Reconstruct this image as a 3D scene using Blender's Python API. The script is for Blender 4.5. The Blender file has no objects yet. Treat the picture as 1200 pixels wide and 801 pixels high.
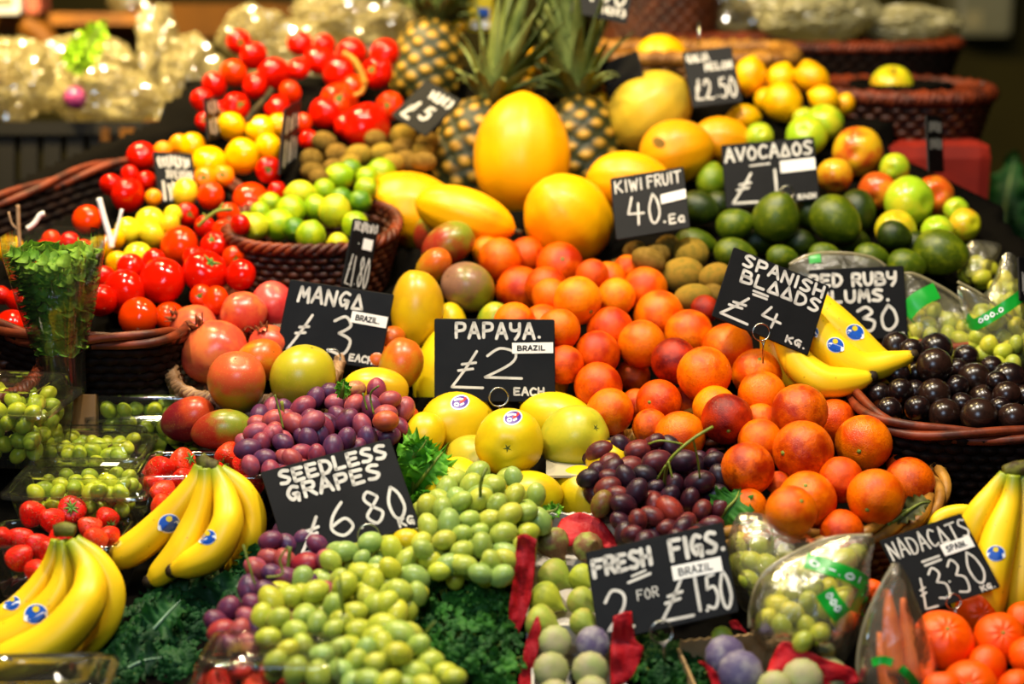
import bpy, bmesh, math, random
import numpy as np
from mathutils import Vector, Matrix, noise
from mathutils.bvhtree import BVHTree
random.seed(7)
SC = bpy.context.scene
COL = SC.collection
PI = math.pi
# ---------------------------------------------------------------- camera frame
F = 2000.0
PITCH = math.radians(14)
CAM = Vector((0, 0, 1.65))
RIGHT = Vector((1, 0, 0))
UP = Vector((0, math.sin(PITCH), math.cos(PITCH)))
BACK = Vector((0, -math.cos(PITCH), math.sin(PITCH)))
def P(u, v, d):
    return CAM + RIGHT * ((u - 600) / F * d) + UP * ((400.5 - v) / F * d) - BACK * d
def cdir(x, y, z=0.0):          # x right, y up, z towards the viewer
    return (RIGHT * x + UP * y + BACK * z).normalized()
_DV = [(-60, 3.42), (0, 3.25), (100, 2.98), (200, 2.75), (300, 2.55), (400, 2.38), (500, 2.24), (600, 2.10), (700, 1.98), (801, 1.86), (900, 1.76)]
def D(v):
    for (a, da), (b, db) in zip(_DV, _DV[1:]):
        if v <= b:
            return da + (db - da) * (v - a) / (b - a)
    return _DV[-1][1]
# ---------------------------------------------------------------- colours
def lin(h):
    h = h.lstrip('#')
    c = [int(h[i:i + 2], 16) / 255 for i in (0, 2, 4)]
    return tuple((x / 12.92 if x <= .04045 else ((x + .055) / 1.055) ** 2.4) for x in c)
# ---------------------------------------------------------------- mesh builder
class MB:
    def __init__(s):
        s.v, s.f, s.m, s.t, s.mi, s.tt = [], [], [], [], 0, 0.0
    def vert(s, p, t=None):
        s.v.append(tuple(p)); s.t.append(s.tt if t is None else t); return len(s.v) - 1
    def face(s, *i):
        s.f.append(tuple(i)); s.m.append(s.mi)
    def grid(s, rows, closed=False, cap0=False, cap1=False, ts=None):
        idx = [[s.vert(p, None if ts is None else ts[r]) for p in row] for r, row in enumerate(rows)]
        n = len(rows[0])
        for a, b in zip(idx, idx[1:]):
            for j in range(n if closed else n - 1):
                k = (j + 1) % n
                s.face(a[j], a[k], b[k], b[j])
        for flag, row, r in ((cap0, idx[0], 0), (cap1, idx[-1], len(rows) - 1)):
            if flag:
                c = s.vert(sum((Vector(p) for p in rows[r]), Vector()) / n, None if ts is None else ts[r])
                for j in range(n):
                    k = (j + 1) % n
                    s.face(*((c, row[k], row[j]) if r == 0 else (c, row[j], row[k])))
        return idx
    def tube(s, pts, rad, seg=8, caps=True, closed=False, flat=1.0, lobes=0, lob=0.0):
        pts = [Vector(p) for p in pts]
        n = len(pts)
        if not isinstance(rad, (list, tuple)): rad = [rad] * n
        tang = []
        for i in range(n):
            a = pts[(i - 1) % n] if (closed or i > 0) else pts[i]
            b = pts[(i + 1) % n] if (closed or i < n - 1) else pts[i]
            tang.append((b - a).normalized() if (b - a).length > 1e-9 else Vector((0, 0, 1)))
        ref = Vector((0, 0, 1)) if abs(tang[0].z) < .9 else Vector((1, 0, 0))
        nrm = (ref - tang[0] * ref.dot(tang[0])).normalized()
        rows = []
        for i in range(n):
            t = tang[i]
            nrm = (nrm - t * nrm.dot(t))
            nrm = nrm.normalized() if nrm.length > 1e-6 else t.orthogonal().normalized()
            bi = t.cross(nrm)
            row = []
            for k in range(seg):
                a = 2 * PI * k / seg
                r = rad[i] * (1 + lob * math.cos(lobes * a))
                row.append(pts[i] + nrm * (math.cos(a) * r) + bi * (math.sin(a) * r * flat))
            rows.append(row)
        if closed:
            rows.append(rows[0])
            s.grid(rows, True)
        else:
            s.grid(rows, True, caps, caps, [i / max(1, n - 1) for i in range(n)])
    def box(s, c, size, rot=None):
        c = Vector(c); hx, hy, hz = (q / 2 for q in size)
        b = min(hx, hy, hz) * .25
        bm = bmesh.new()
        bmesh.ops.create_cube(bm, size=1)
        for w in bm.verts: w.co = Vector((w.co.x * hx * 2, w.co.y * hy * 2, w.co.z * hz * 2))
        bmesh.ops.bevel(bm, geom=list(bm.edges), offset=b, segments=2, affect='EDGES', profile=.6)
        bm.verts.index_update()
        o = len(s.v)
        for w in bm.verts:
            p = w.co if rot is None else rot @ w.co
            s.vert(p + c)
        for f in bm.faces: s.face(*[o + w.index for w in f.verts])
        bm.free()
    def mesh(s, name, mats, smooth=True):
        me = bpy.data.meshes.new(name)
        me.from_pydata(s.v, [], s.f)
        for m in (mats if isinstance(mats, (list, tuple)) else [mats]): me.materials.append(m)
        if len(me.materials) > 1: me.polygons.foreach_set('material_index', s.m)
        me.polygons.foreach_set('use_smooth', [smooth] * len(s.f))
        at = me.attributes.new('t', 'FLOAT', 'POINT'); at.data.foreach_set('value', s.t)
        me.update()
        return me
def obj(name, me, parent=None):
    o = bpy.data.objects.new(name, me); COL.objects.link(o)
    if parent is not None: o.parent = parent
    return o
def tag(o, label, cat, group=None, kind=None):
    o['label'] = label; o['category'] = cat
    if group: o['group'] = group
    if kind: o['kind'] = kind
    return o
def struct(o):
    o['kind'] = 'structure'; return o
def empty(name, loc=(0, 0, 0)):
    o = bpy.data.objects.new(name, None); COL.objects.link(o); o.location = loc; o.empty_display_size = .02
    return o
def rebase(root, loc):
    """give a thing built in world space its origin at loc"""
    root.location = loc
    for c in root.children: c.matrix_parent_inverse = Matrix.Translation(-Vector(loc))
def catmull(pts, n=6, closed=False):
    pts = [Vector(p) for p in pts]
    out = []; m = len(pts)
    for i in range(m if closed else m - 1):
        p0 = pts[(i - 1) % m] if (closed or i > 0) else pts[0]
        p1 = pts[i]; p2 = pts[(i + 1) % m]
        p3 = pts[(i + 2) % m] if (closed or i < m - 2) else pts[-1]
        for k in range(n):
            t = k / n
            out.append(.5 * ((2 * p1) + (p2 - p0) * t + (2 * p0 - 5 * p1 + 4 * p2 - p3) * t * t + (3 * p1 - p0 - 3 * p2 + p3) * t ** 3))
    if not closed: out.append(pts[-1])
    return out
# ---------------------------------------------------------------- materials
class NT:
    def __init__(s, name):
        s.mat = bpy.data.materials.new(name); s.mat.use_nodes = True
        s.t = s.mat.node_tree; s.t.nodes.clear()
        s.out = s.n('ShaderNodeOutputMaterial')
    def n(s, typ, **kw):
        x = s.t.nodes.new(typ)
        for k, w in kw.items():
            if k in x.inputs: s.set(x.inputs[k], w)
            else: setattr(x, k, w)
        return x
    def set(s, inp, w):
        if isinstance(w, bpy.types.NodeSocket): s.t.links.new(w, inp)
        elif isinstance(w, tuple) and len(w) == 3 and inp.type == 'RGBA': inp.default_value = (*w, 1)
        else: inp.default_value = w
    def link(s, a, b): s.t.links.new(a, b)
    def noise(s, scale, detail=3, vec=None, rough=.55):
        x = s.n('ShaderNodeTexNoise'); x.inputs['Scale'].default_value = scale; x.inputs['Detail'].default_value = detail; x.inputs['Roughness'].default_value = rough
        if vec is not None: s.link(vec, x.inputs['Vector'])
        return x.outputs['Fac']
    def ramp(s, fac, a, b):
        x = s.n('ShaderNodeMapRange'); x.interpolation_type = 'SMOOTHSTEP'
        x.inputs['From Min'].default_value = a; x.inputs['From Max'].default_value = b
        s.link(fac, x.inputs['Value']); return x.outputs['Result']
    def mix(s, fac, a, b, bt='MIX'):
        x = s.n('ShaderNodeMix', data_type='RGBA', blend_type=bt)
        for inp, w in ((x.inputs[0], fac), (x.inputs[6], a), (x.inputs[7], b)): s.set(inp, w)
        return x.outputs[2]
    def math(s, op, a, b=None):
        x = s.n('ShaderNodeMath', operation=op); s.set(x.inputs[0], a)
        if b is not None: s.set(x.inputs[1], b)
        return x.outputs[0]
    def bump(s, h, strength, dist):
        x = s.n('ShaderNodeBump'); x.inputs['Strength'].default_value = strength; x.inputs['Distance'].default_value = dist
        s.link(h, x.inputs['Height']); return x.outputs['Normal']
    def bsdf(s, base, rough=.5, spec=.5, normal=None, metal=0, **kw):
        x = s.n('ShaderNodeBsdfPrincipled')
        s.set(x.inputs['Base Color'], base); s.set(x.inputs['Roughness'], rough)
        x.inputs['Specular IOR Level'].default_value = spec; x.inputs['Metallic'].default_value = metal
        for k, w in kw.items(): s.set(x.inputs[k.replace('_', ' ')], w)
        if normal is not None: s.link(normal, x.inputs['Normal'])
        s.link(x.outputs[0], s.out.inputs[0]); return x
    def ocol(s): return s.n('ShaderNodeObjectInfo').outputs['Color']
    def orand(s): return s.n('ShaderNodeObjectInfo').outputs['Random']
    def attr(s, name):
        return s.n('ShaderNodeAttribute', attribute_type='OBJECT', attribute_name=name).outputs['Color']
    def vattr(s, name): return s.n('ShaderNodeAttribute', attribute_type='GEOMETRY', attribute_name=name).outputs['Fac']
    def oco(s):
        """object coordinates shifted by a random per object"""
        tc = s.n('ShaderNodeTexCoord').outputs['Object']
        va = s.n('ShaderNodeVectorMath', operation='ADD')
        s.link(tc, va.inputs[0])
        r = s.math('MULTIPLY', s.orand(), 37.0)
        cb = s.n('ShaderNodeCombineXYZ')
        for i in range(3): s.link(r, cb.inputs[i])
        s.link(cb.outputs[0], va.inputs[1])
        return va.outputs[0], tc
def plain(name, h, rough=.5, spec=.5, h2=None, scale=8, bump=0, bdist=.002, metal=0, bscale=None):
    n = NT(name); co, tc = n.oco()
    base = lin(h)
    if h2: base = n.mix(n.ramp(n.noise(scale, 4, co), .35, .65), lin(h), lin(h2))
    nr = n.bump(n.noise(bscale or scale * 4, 4, co), bump, bdist) if bump else None
    n.bsdf(base, rough, spec, nr, metal); return n.mat
def fruitmat(name, rough=.35, spec=.5, blotch=1.6, lo=.42, hi=.66, zg=0.0, pores=0, pstr=.3, speck=0, speckcol='#000000', sss=0, coat=0, fine=0):
    """two pigments (object colour and 'c2') mixed by a blotch field with an axial bias zg; optional pores and speckles"""
    n = NT(name); co, tc = n.oco()
    fac = n.noise(blotch, 3, co)
    if zg:
        z = n.n('ShaderNodeSeparateXYZ'); n.link(tc, z.inputs[0])
        fac = n.math('ADD', fac, n.math('MULTIPLY', z.outputs[2], zg))
    base = n.mix(n.ramp(fac, lo, hi), n.ocol(), n.attr('c2'))
    if fine:
        base = n.mix(n.math('MULTIPLY', n.ramp(n.noise(9, 3, co), .45, .75), fine), base, n.attr('c2'))
    if speck:
        vo = n.n('ShaderNodeTexVoronoi'); vo.inputs['Scale'].default_value = speck; n.link(co, vo.inputs['Vector'])
        base = n.mix(n.ramp(vo.outputs['Distance'], .22, .08), base, lin(speckcol))
    nr = None
    if pores:
        nr = n.bump(n.noise(pores, 2, co), pstr, .0012)
    kw = {}
    if coat: kw = dict(Coat_Weight=coat, Coat_Roughness=.12)
    b = n.bsdf(base, rough, spec, nr, **kw)
    if sss:
        b.inputs['Subsurface Weight'].default_value = sss; b.inputs['Subsurface Radius'].default_value = (.6, .4, .15); b.inputs['Subsurface Scale'].default_value = .006
    return n.mat
M = {}
M['orange'] = fruitmat('blood orange skin', .28, .3, 1.1, .40, .70, 0, 22, .7, fine=.55)
M['mandarin'] = fruitmat('mandarin skin', .3, .35, 1.2, .5, .8, 0, 22, .45)
M['tomato'] = fruitmat('tomato skin', .13, .4, 1.0, .5, .85, .12)
M['plum'] = fruitmat('plum skin', .25, .5, 2.2, .45, .7, 0, fine=.3)
M['citrus'] = fruitmat('lemon and lime skin', .3, .5, 1.3, .42, .68, 0, 24, .3)
M['kiwi'] = fruitmat('kiwi skin', .8, .15, 2.5, .4, .7, 0, 40, .5, fine=.5)
M['avocado'] = fruitmat('avocado skin', .3, .4, 2.0, .45, .75, 0, 18, .5, fine=.3)
M['mango'] = fruitmat('mango skin', .32, .45, .9, .38, .72, .26, 0, speck=16, speckcol='#c9a14a')
M['papaya'] = fruitmat('papaya skin', .36, .45, 1.0, .47, .75, .06, 14, .08, fine=.15)
M['pomegranate'] = fruitmat('pomegranate skin', .28, .5, 1.2, .4, .7, 0, 20, .12, fine=.3)
M['apple'] = fruitmat('apple skin', .25, .5, .9, .42, .68, .0, speck=18, speckcol='#d9d060')
M['melon'] = fruitmat('yellow melon rind', .38, .4, .9, .45, .8, 0, 5, .3, fine=.2)
M['fig'] = fruitmat('fig skin', .5, .35, 1.2, .42, .7, -.08, 12, .15, fine=.3)
M['grape'] = fruitmat('grape skin', .34, .4, 1.0, .42, .75, 0, sss=.25, fine=.25)
M['dusky_grape'] = fruitmat('dusky red grape skin', .4, .4, 1.2, .4, .7, 0, sss=.06, fine=.5)
M['strawberry'] = fruitmat('strawberry flesh', .25, .55, 1.2, .5, .85, .2)
def _pine():
    n = NT('pineapple rind'); co, tc = n.oco()
    t = n.vattr('t')
    c = n.mix(n.ramp(t, .55, .95), lin('#23290a'), lin('#a8801c'))
    c = n.mix(n.ramp(n.noise(30, 3, co), .5, .8), c, lin('#6d5312'))
    c = n.mix(n.ramp(t, .9, 1.0), c, lin('#c89c3c'))
    n.bsdf(c, .5, .4, n.bump(n.noise(50, 3, co), .5, .01)); return n.mat
M['pineapple'] = _pine()
def _ban():
    n = NT('banana peel'); co, tc = n.oco()
    t = n.vattr('t')
    y = n.mix(n.ramp(n.noise(9, 3, co), .4, .75), lin('#f6cc18'), lin('#ecb810'))
    c = n.mix(n.ramp(t, .24, .02), y, lin('#8d9a1e'))
    c = n.mix(n.ramp(t, .93, 1.0), c, lin('#a8921c'))
    vo = n.n('ShaderNodeTexVoronoi'); vo.inputs['Scale'].default_value = 70; n.link(co, vo.inputs['Vector'])
    c = n.mix(n.math('MULTIPLY', n.ramp(vo.outputs['Distance'], .12, .05), .5), c, lin('#7a5410'))
    n.bsdf(c, .4, .4, n.bump(n.noise(60, 3, co), .08, .002)); return n.mat
M['banana'] = _ban()
M['banana_tip'] = plain('banana tip', '#1c1206', .7, .3, '#33240c', 60)
M['banana_crown'] = plain('banana crown', '#6b6a1c', .6, .3, '#3b2f10', 60, .4)
M['stem'] = plain('green stem', '#7f8a2a', .5, .4, '#5a6a1c', 30, .2)
M['drystem'] = plain('dry brown stem', '#5a4020', .7, .3, '#3a2a12', 40, .3)
M['calyx'] = plain('green calyx', '#3f6a1a', .5, .4, '#5c8a28', 30)
M['scar'] = plain('pale green scar', '#8a9a3a', .6, .3, '#5f6a20', 60)
M['olive_scar'] = plain('olive blossom scar', '#5c6a1c', .7, .3, '#4a4a18', 60)
M['darkstem'] = plain('dark stem stub', '#2c2410', .7, .3, '#4a3a16', 60)
M['yvine'] = plain('yellowish vine stalk', '#c88a1c', .5, .4, '#a8741a', 30, .2)
M['leaf'] = plain('pineapple leaf', '#8a9650', .5, .35, '#46551f', 8)
M['slate'] = plain('black price board', '#0b0b0c', .55, .15, '#111112', 14, .06)
M['chalk'] = plain('white marker lettering', '#d4d0c6', .6, .2, '#bdb9b0', 50)
M['white_card'] = plain('white label', '#ece8e0', .6, .3)
M['ink'] = plain('black ink', '#141414', .6, .3)
M['wire'] = plain('ring clip wire', '#b8b4a8', .25, .5, metal=1)
M['wicker'] = plain('brown wicker', '#5c2c10', .5, .4, '#37180a', 25, .4)
M['wicker_red'] = plain('red brown wicker', '#7c300f', .5, .35, '#43190a', 25, .4)
M['wicker_dark'] = plain('dark wicker', '#1c0c05', .7, .12, '#100703', 25, .4)
M['wicker_light'] = plain('golden wicker', '#b07c2c', .45, .4, '#7c501a', 25, .4)
M['wicker_pale'] = plain('pale wicker', '#a4805a', .5, .4, '#7c5a3a', 25, .4)
M['cloth_gap_shade'] = plain('gap-shade display cloth', '#060503', .95, .05, '#0a0805', 10, .3)  # near-black so the gaps between the fruit read as shade
M['cloth_red'] = plain('red cloth', '#8f1d08', .7, .3, '#74160a', 10, .3)
M['wood_warm'] = plain('varnished shelf wood', '#8e5810', .6, .2, '#643c0a', 5, .2)
M['wood_dark'] = plain('dark shelf wood', '#523208', .75, .1, '#3a2206', 5, .2)
M['black'] = plain('black plastic', '#0c0a06', .6, .15)
M['tissue'] = plain('red tissue paper', '#c4101a', .55, .3, '#a40a14', 20, .6, .004)
M['card'] = plain('white cardboard', '#d8d0c4', .8, .2, '#c4bcae', 20)
M['card_brown'] = plain('raw cardboard', '#a88a60', .85, .2, '#97794f', 30)
M['wall'] = plain('olive painted wall', '#3a3410', .8, .2, '#302b0c', 2, .1)
M['floor'] = plain('dark stall floor', '#14120c', .8, .2, '#1d1a12', 3)
M['grey_metal'] = plain('grey steel casing', '#8f8f76', .45, .5, '#858468', 3)
M['sticker_blue'] = plain('blue sticker', '#1450b4', .35, .5)
M['sticker_white'] = plain('white sticker print', '#e8ecf0', .35, .5)
M['sticker_yellow'] = plain('yellow sticker print', '#d8c020', .35, .5)
M['sticker_purple'] = plain('purple sticker', '#4a2a90', .35, .5)
M['sticker_red'] = plain('red sticker print', '#d0302c', .35, .5)
M['tape'] = plain('green printed band', '#12962a', .35, .5)
def leafy(name, h1, h2, h3, rough=.62):
    n = NT(name); co, tc = n.oco()
    t = n.vattr('t')
    c = n.mix(n.ramp(n.noise(14, 4, co), .35, .65), lin(h1), lin(h2))
    c = n.mix(n.ramp(t, .12, .0), c, lin(h3))
    b = n.bsdf(c, rough, .3, n.bump(n.noise(60, 3, co), .4, .003))
    tr = n.n('ShaderNodeBsdfTranslucent'); n.set(tr.inputs[0], c)
    mx = n.n('ShaderNodeMixShader'); mx.inputs[0].default_value = .25
    n.link(b.outputs[0], mx.inputs[1]); n.link(tr.outputs[0], mx.inputs[2]); n.link(mx.outputs[0], n.out.inputs[0])
    return n.mat
M['kale'] = leafy('curly kale leaf', '#0e3416', '#225a22', '#8aac78')
M['lettuce'] = leafy('frilly lettuce leaf', '#4e9a1c', '#86c43a', '#c8e08a')
M['parsley'] = leafy('parsley leaf', '#164414', '#3a7a22', '#6a9a3a')
M['cress'] = leafy('cress leaf', '#578a1a', '#94ba3a', '#b4d060')
M['celery'] = leafy('celery leaf', '#7aa810', '#a4cc1c', '#c8dc70')
M['vine_leaf'] = leafy('vine leaf', '#2a6a1a', '#4a8a2a', '#88b050')
def film(name, tint, veil, gl=.16, rough=.12, bump=0, bscale=30, veilcol='#f0ead0'):
    n = NT(name); co, tc = n.oco()
    tr = n.n('ShaderNodeBsdfTransparent'); n.set(tr.inputs[0], lin(tint))
    df = n.n('ShaderNodeBsdfTranslucent'); n.set(df.inputs[0], lin(veilcol))
    dd = n.n('ShaderNodeBsdfDiffuse'); n.set(dd.inputs[0], lin(veilcol))
    md = n.n('ShaderNodeMixShader'); md.inputs[0].default_value = .5
    n.link(df.outputs[0], md.inputs[1]); n.link(dd.outputs[0], md.inputs[2])
    m1 = n.n('ShaderNodeMixShader'); m1.inputs[0].default_value = veil
    n.link(tr.outputs[0], m1.inputs[1]); n.link(md.outputs[0], m1.inputs[2])
    g = n.n('ShaderNodeBsdfGlossy'); g.inputs['Roughness'].default_value = rough
    lw = n.n('ShaderNodeFresnel'); lw.inputs['IOR'].default_value = 1.5
    m2 = n.n('ShaderNodeMixShader')
    fac = n.math('ADD', n.math('MULTIPLY', lw.outputs[0], .75), gl)
    n.link(n.math('MINIMUM', fac, .8), m2.inputs[0])
    n.link(m1.outputs[0], m2.inputs[1]); n.link(g.outputs[0], m2.inputs[2]); n.link(m2.outputs[0], n.out.inputs[0])
    if bump:
        b = n.bump(n.noise(bscale, 4, co), bump, .01)
        n.link(b, g.inputs['Normal']); n.link(b, lw.inputs['Normal'])
    return n.mat
M['clear'] = film('clear rigid plastic', '#fdfdf6', .02, .03, .05)
M['bagfilm'] = film('clear bag film', '#fbf8ec', .12, .0, .2, .35, 45)
M['cello'] = film('crumpled cellophane', '#f4ecd0', .5, .26, .12, 0, 34, '#e8d898')
M['creambag'] = film('cream plastic bag', '#e8e0b8', .8, .05, .3, .5, 16, '#e0d8a0')
# ---------------------------------------------------------------- fruit meshes (unit minor radius, axis Z, stem end +Z)
def rev(name, f, mat, nphi=18, nth=28):
    """f(phi, theta) -> (r, z, theta) with phi from -90 to 90 degrees"""
    b = MB(); rows = []
    for i in range(1, nphi):
        ph = -PI / 2 + PI * i / nphi
        row = []
        for j in range(nth):
            th = 2 * PI * j / nth
            r, z, x0, y0 = f(ph, th)
            row.append((r * math.cos(th) + x0, r * math.sin(th) + y0, z))
        rows.append(row)
    idx = b.grid(rows, True)
    for ph, row, top in ((-PI / 2, idx[0], False), (PI / 2, idx[-1], True)):
        r, z, x0, y0 = f(ph, 0)
        c = b.vert((x0, y0, z))
        for j in range(nth):
            k = (j + 1) % nth
            b.face(*((c, row[j], row[k]) if top else (c, row[k], row[j])))
    for i, p in enumerate(b.v): b.t[i] = p[2]
    return b.mesh(name, mat)
def g(x, w): return math.exp(-(x / w) ** 2)
def f_orange(s):
    def f(ph, th):
        r = math.cos(ph); z = math.sin(ph) * .97
        q = 1 + .022 * noise.noise((math.cos(th) * r * 1.3 + s * 5, math.sin(th) * r * 1.3, z * 1.3))
        if ph > 0: z -= .06 * g(r, .14)
        else: z += .03 * g(r, .1)
        return r * q, z * q, 0, 0
    return f
def f_mandarin(s):
    def f(ph, th):
        r = math.cos(ph); z = math.sin(ph) * .84
        if ph > 0: z += -.1 * g(r, .16) + .035 * math.cos(9 * th + s) * g(r - .28, .2)
        return r * (1 + .015 * math.cos(5 * th + s)), z, 0, 0
    return f
def f_tomato(n, lob, s):
    def f(ph, th):
        r = math.cos(ph); z = math.sin(ph) * .84
        w = max(0, math.sin(ph)) * .9 + .15
        q = 1 + lob * w * math.cos(n * th + s)
        if ph > 0: z -= .17 * g(r, .3)
        else: z += .06 * g(r, .25)
        return r * q, z, 0, 0
    return f
def f_apple(ph, th):
    r = math.cos(ph) * (1 + .06 * math.sin(ph)); z = math.sin(ph) * .9
    if ph > 0: z -= .26 * g(r, .26)
    else: z += .16 * g(r, .22)
    return r * (1 + .012 * math.cos(5 * th)), z, 0, 0
def f_lemon(k, tip):
    def f(ph, th):
        r = math.cos(ph); z = math.sin(ph) * k
        z += tip * g(r, .24) * (1 if ph < 0 else .6) * (1 if ph > 0 else -1)
        return r, z, 0, 0
    return f
def f_kiwi(ph, th): return math.cos(ph), math.sin(ph) * 1.22 - (.04 * g(math.cos(ph), .15) if ph > 0 else 0), 0, 0
def f_avocado(ph, th):
    s = math.sin(ph); r = math.cos(ph) * (1 - .16 * s - .08 * max(0, s) ** 2)
    return r, 1.3 * s, 0, 0
def f_mango(s):
    def f(ph, th):
        q = math.sin(ph); r = math.cos(ph) * (1 + .06 * q)
        z = 1.3 * q; 
        if ph > 0: z -= .07 * g(r, .2)
        x = .12 * (q * q) * (1 if s else -1) + .05 * q
        return r * (1 - .07 * abs(math.sin(th))), z, x, 0
    return f
def f_papaya(ph, th):
    q = math.sin(ph); c = math.cos(ph)
    r = c * (1 - .10 * q)
    z = 1.15 * q
    low = g(ph + PI / 2, .75)
    r *= 1 + .035 * math.cos(5 * th) * (.35 + low)
    if ph < 0: z += .09 * g(c, .16)
    return r, z, 0, 0
def f_melon(s):
    def f(ph, th):
        q = math.sin(ph); r = math.cos(ph) * (1 - .05 * q)
        w = 1 + .012 * math.cos(11 * th + s) + .012 * noise.noise((math.cos(th) * 2 + s, math.sin(th) * 2, q * 1.5))
        return r * w, 1.22 * q + .04 * g(r, .15) * (1 if q > 0 else -1), 0, 0
    return f
def f_pom(s):
    def f(ph, th):
        r = math.cos(ph); z = .93 * math.sin(ph)
        q = 1 + .035 * math.cos(6 * th + s) * (1 - abs(math.sin(ph))) + .03 * math.cos(3 * th) 
        if ph > 0: z += .05 * g(r, .3)
        return r * q, z, 0, 0
    return f
def f_fig(ph, th):
    q = math.sin(ph); c = math.cos(ph)
    r = c * (1 - .22 * q) * (1 + .02 * math.cos(12 * th) * c)
    return r, .95 * q + (.34 * g(c, .3) if q > 0 else .04 * g(c, .15)), 0, 0
def f_straw(ph, th):
    q = math.sin(ph); c = math.cos(ph)
    r = c ** (1.25 if q < 0 else .8) * (1 + .1 * q)
    return r * (1 + .05 * math.cos(3 * th)), (1.5 if q < 0 else .6) * q - (.12 * g(c, .3) if q > 0 else 0), 0, 0
def f_plum(ph, th):
    r = math.cos(ph); z = .97 * math.sin(ph)
    r *= 1 - .05 * g(math.atan2(math.sin(th), math.cos(th)), .22)
    if ph > 0: z -= .12 * g(math.cos(ph), .16)
    return r, z, 0, 0
def f_grape(ph, th): return math.cos(ph), math.sin(ph) * 1.2, 0, 0
# small parts (in the same unit space as their fruit)
def star(name, n, ri, ro, z, mat, up=.05, core=.1):
    b = MB()
    for k in range(n):
        a = 2 * PI * k / n + .13 * (k % 3)
        d = Vector((math.cos(a), math.sin(a), 0)); e = Vector((-math.sin(a), math.cos(a), 0))
        L = ro * (.85 + .3 * ((k * 7) % 5) / 5)
        rows = []
        for i in range(6):
            t = i / 5; w = ri * (1 - t) ** .8 * .8 + .004
            c = d * (L * t) + Vector((0, 0, z + up * math.sin(t * PI) + .08 * t * t * (1 if k % 2 else -1)))
            rows.append([c - e * w, c + Vector((0, 0, w * .35)), c + e * w, c - Vector((0, 0, .02))])
        b.grid(rows, True, True, True)
    b.tube([(0, 0, z - .05), (0, 0, z + core * .6), (core * .25, 0, z + core * 1.6)], [core * .55, core * .5, core * .42], 8)
    return b.mesh(name, mat)
def button(name, r, z, mat, h=.06):
    b = MB()
    b.tube([(0, 0, z - .08), (0, 0, z), (0, 0, z + h * .6), (0, 0, z + h)], [r * .8, r, r * .85, r * .35], 10)
    for k in range(5):
        a = 2 * PI * k / 5
        b.tube([(0, 0, z), (math.cos(a) * r * .9, math.sin(a) * r * .9, z + .012), (math.cos(a) * r * 1.4, math.sin(a) * r * 1.4, z - .005)], [r * .3, r * .3, r * .1], 6)
    return b.mesh(name, mat)
def stub(name, r, z, mat, L=.22, bend=.06):
    b = MB(); b.tube([(0, 0, z - .1), (0, 0, z + L * .4), (bend, 0, z + L)], [r * 1.2, r, r * 1.15], 8)
    return b.mesh(name, mat)
def crown_pom():
    b = MB()
    for k in range(6):
        a = 2 * PI * k / 6; d = Vector((math.cos(a), math.sin(a), 0)); e = Vector((-math.sin(a), math.cos(a), 0))
        rows = []
        for i in range(5):
            t = i / 4; w = .15 * (1 - t) + .015
            c = d * (.16 + .2 * t) + Vector((0, 0, .9 + .32 * t))
            rows.append([c - e * w, c + d * .03, c + e * w, c - d * .03])
        b.grid(rows, True, True, True)
    return b.mesh('pomegranate crown', plain('dry pomegranate crown', '#5a2a14', .7, .2, '#8a4a24', 12))
KM = {}
def kind(name, meshes, part=None, partmesh=None):
    KM[name] = (meshes, part, partmesh)
kind('blood_orange', [rev('orange', f_orange(s), M['orange']) for s in range(4)], 'stem_button', button('orange stem button', .085, .9, M['scar']))
kind('mandarin', [rev('mandarin', f_mandarin(s), M['mandarin'], 20, 40) for s in range(2)], 'stem_button', button('mandarin stem button', .07, .75, M['scar']))
_cal = star('tomato calyx', 5, .12, .5, .68, M['calyx'])
kind('tomato', [rev('tomato', f_tomato(n, l, s), M['tomato'], 18, 36) for n, l, s in ((5, .03, 0), (6, .02, 1), (4, .03, 2))], 'calyx', _cal)
kind('beef_tomato', [rev('beef tomato', f_tomato(n, l, s), M['tomato'], 18, 42) for n, l, s in ((7, .07, 0), (6, .06, 1))], 'calyx', _cal)
kind('apple', [rev('apple', f_apple, M['apple'])], 'stem', stub('apple stem', .05, .62, M['drystem'], .3))
kind('lemon', [rev('lemon', f_lemon(1.15, .2), M['citrus'])], 'stem_button', button('lemon stem button', .08, 1.24, M['scar']))
kind('lime', [rev('lime', f_lemon(1.02, .16), M['citrus'])], 'stem_button', button('lime stem button', .08, 1.1, M['scar']))
kind('kiwi_fruit', [rev('kiwi', f_kiwi, M['kiwi'])], 'stem_scar', button('kiwi stem scar', .1, 1.13, M['darkstem'], .04))
kind('avocado', [rev('avocado', f_avocado, M['avocado'])], 'stem_button', button('avocado stem button', .09, 1.27, M['drystem'], .05))
kind('mango', [rev('mango', f_mango(s), M['mango']) for s in (0, 1)], 'stem_scar', button('mango stem scar', .07, 1.2, M['darkstem'], .05))
kind('papaya', [rev('papaya', f_papaya, M['papaya'], 22, 40)], 'blossom_scar', None)
kind('melon', [rev('melon', f_melon(s), M['melon'], 24, 44) for s in (0, 2)], 'stem', stub('melon stem', .09, 1.2, M['darkstem'], .2, .05))
kind('pomegranate', [rev('pomegranate', f_pom(s), M['pomegranate'], 20, 36) for s in (0, 1)], 'crown', crown_pom())
kind('fig', [rev('fig', f_fig, M['fig'], 20, 36)], 'stem', stub('fig stem', .09, 1.2, M['scar'], .22, .08))
kind('strawberry', [rev('strawberry', f_straw, M['strawberry'], 18, 24)], 'calyx', star('strawberry calyx', 8, .16, .62, .62, M['calyx'], .08, .08))
kind('plum', [rev('plum', f_plum, M['plum'])], 'stem_scar', button('plum stem scar', .06, .82, M['darkstem'], .03))
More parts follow.
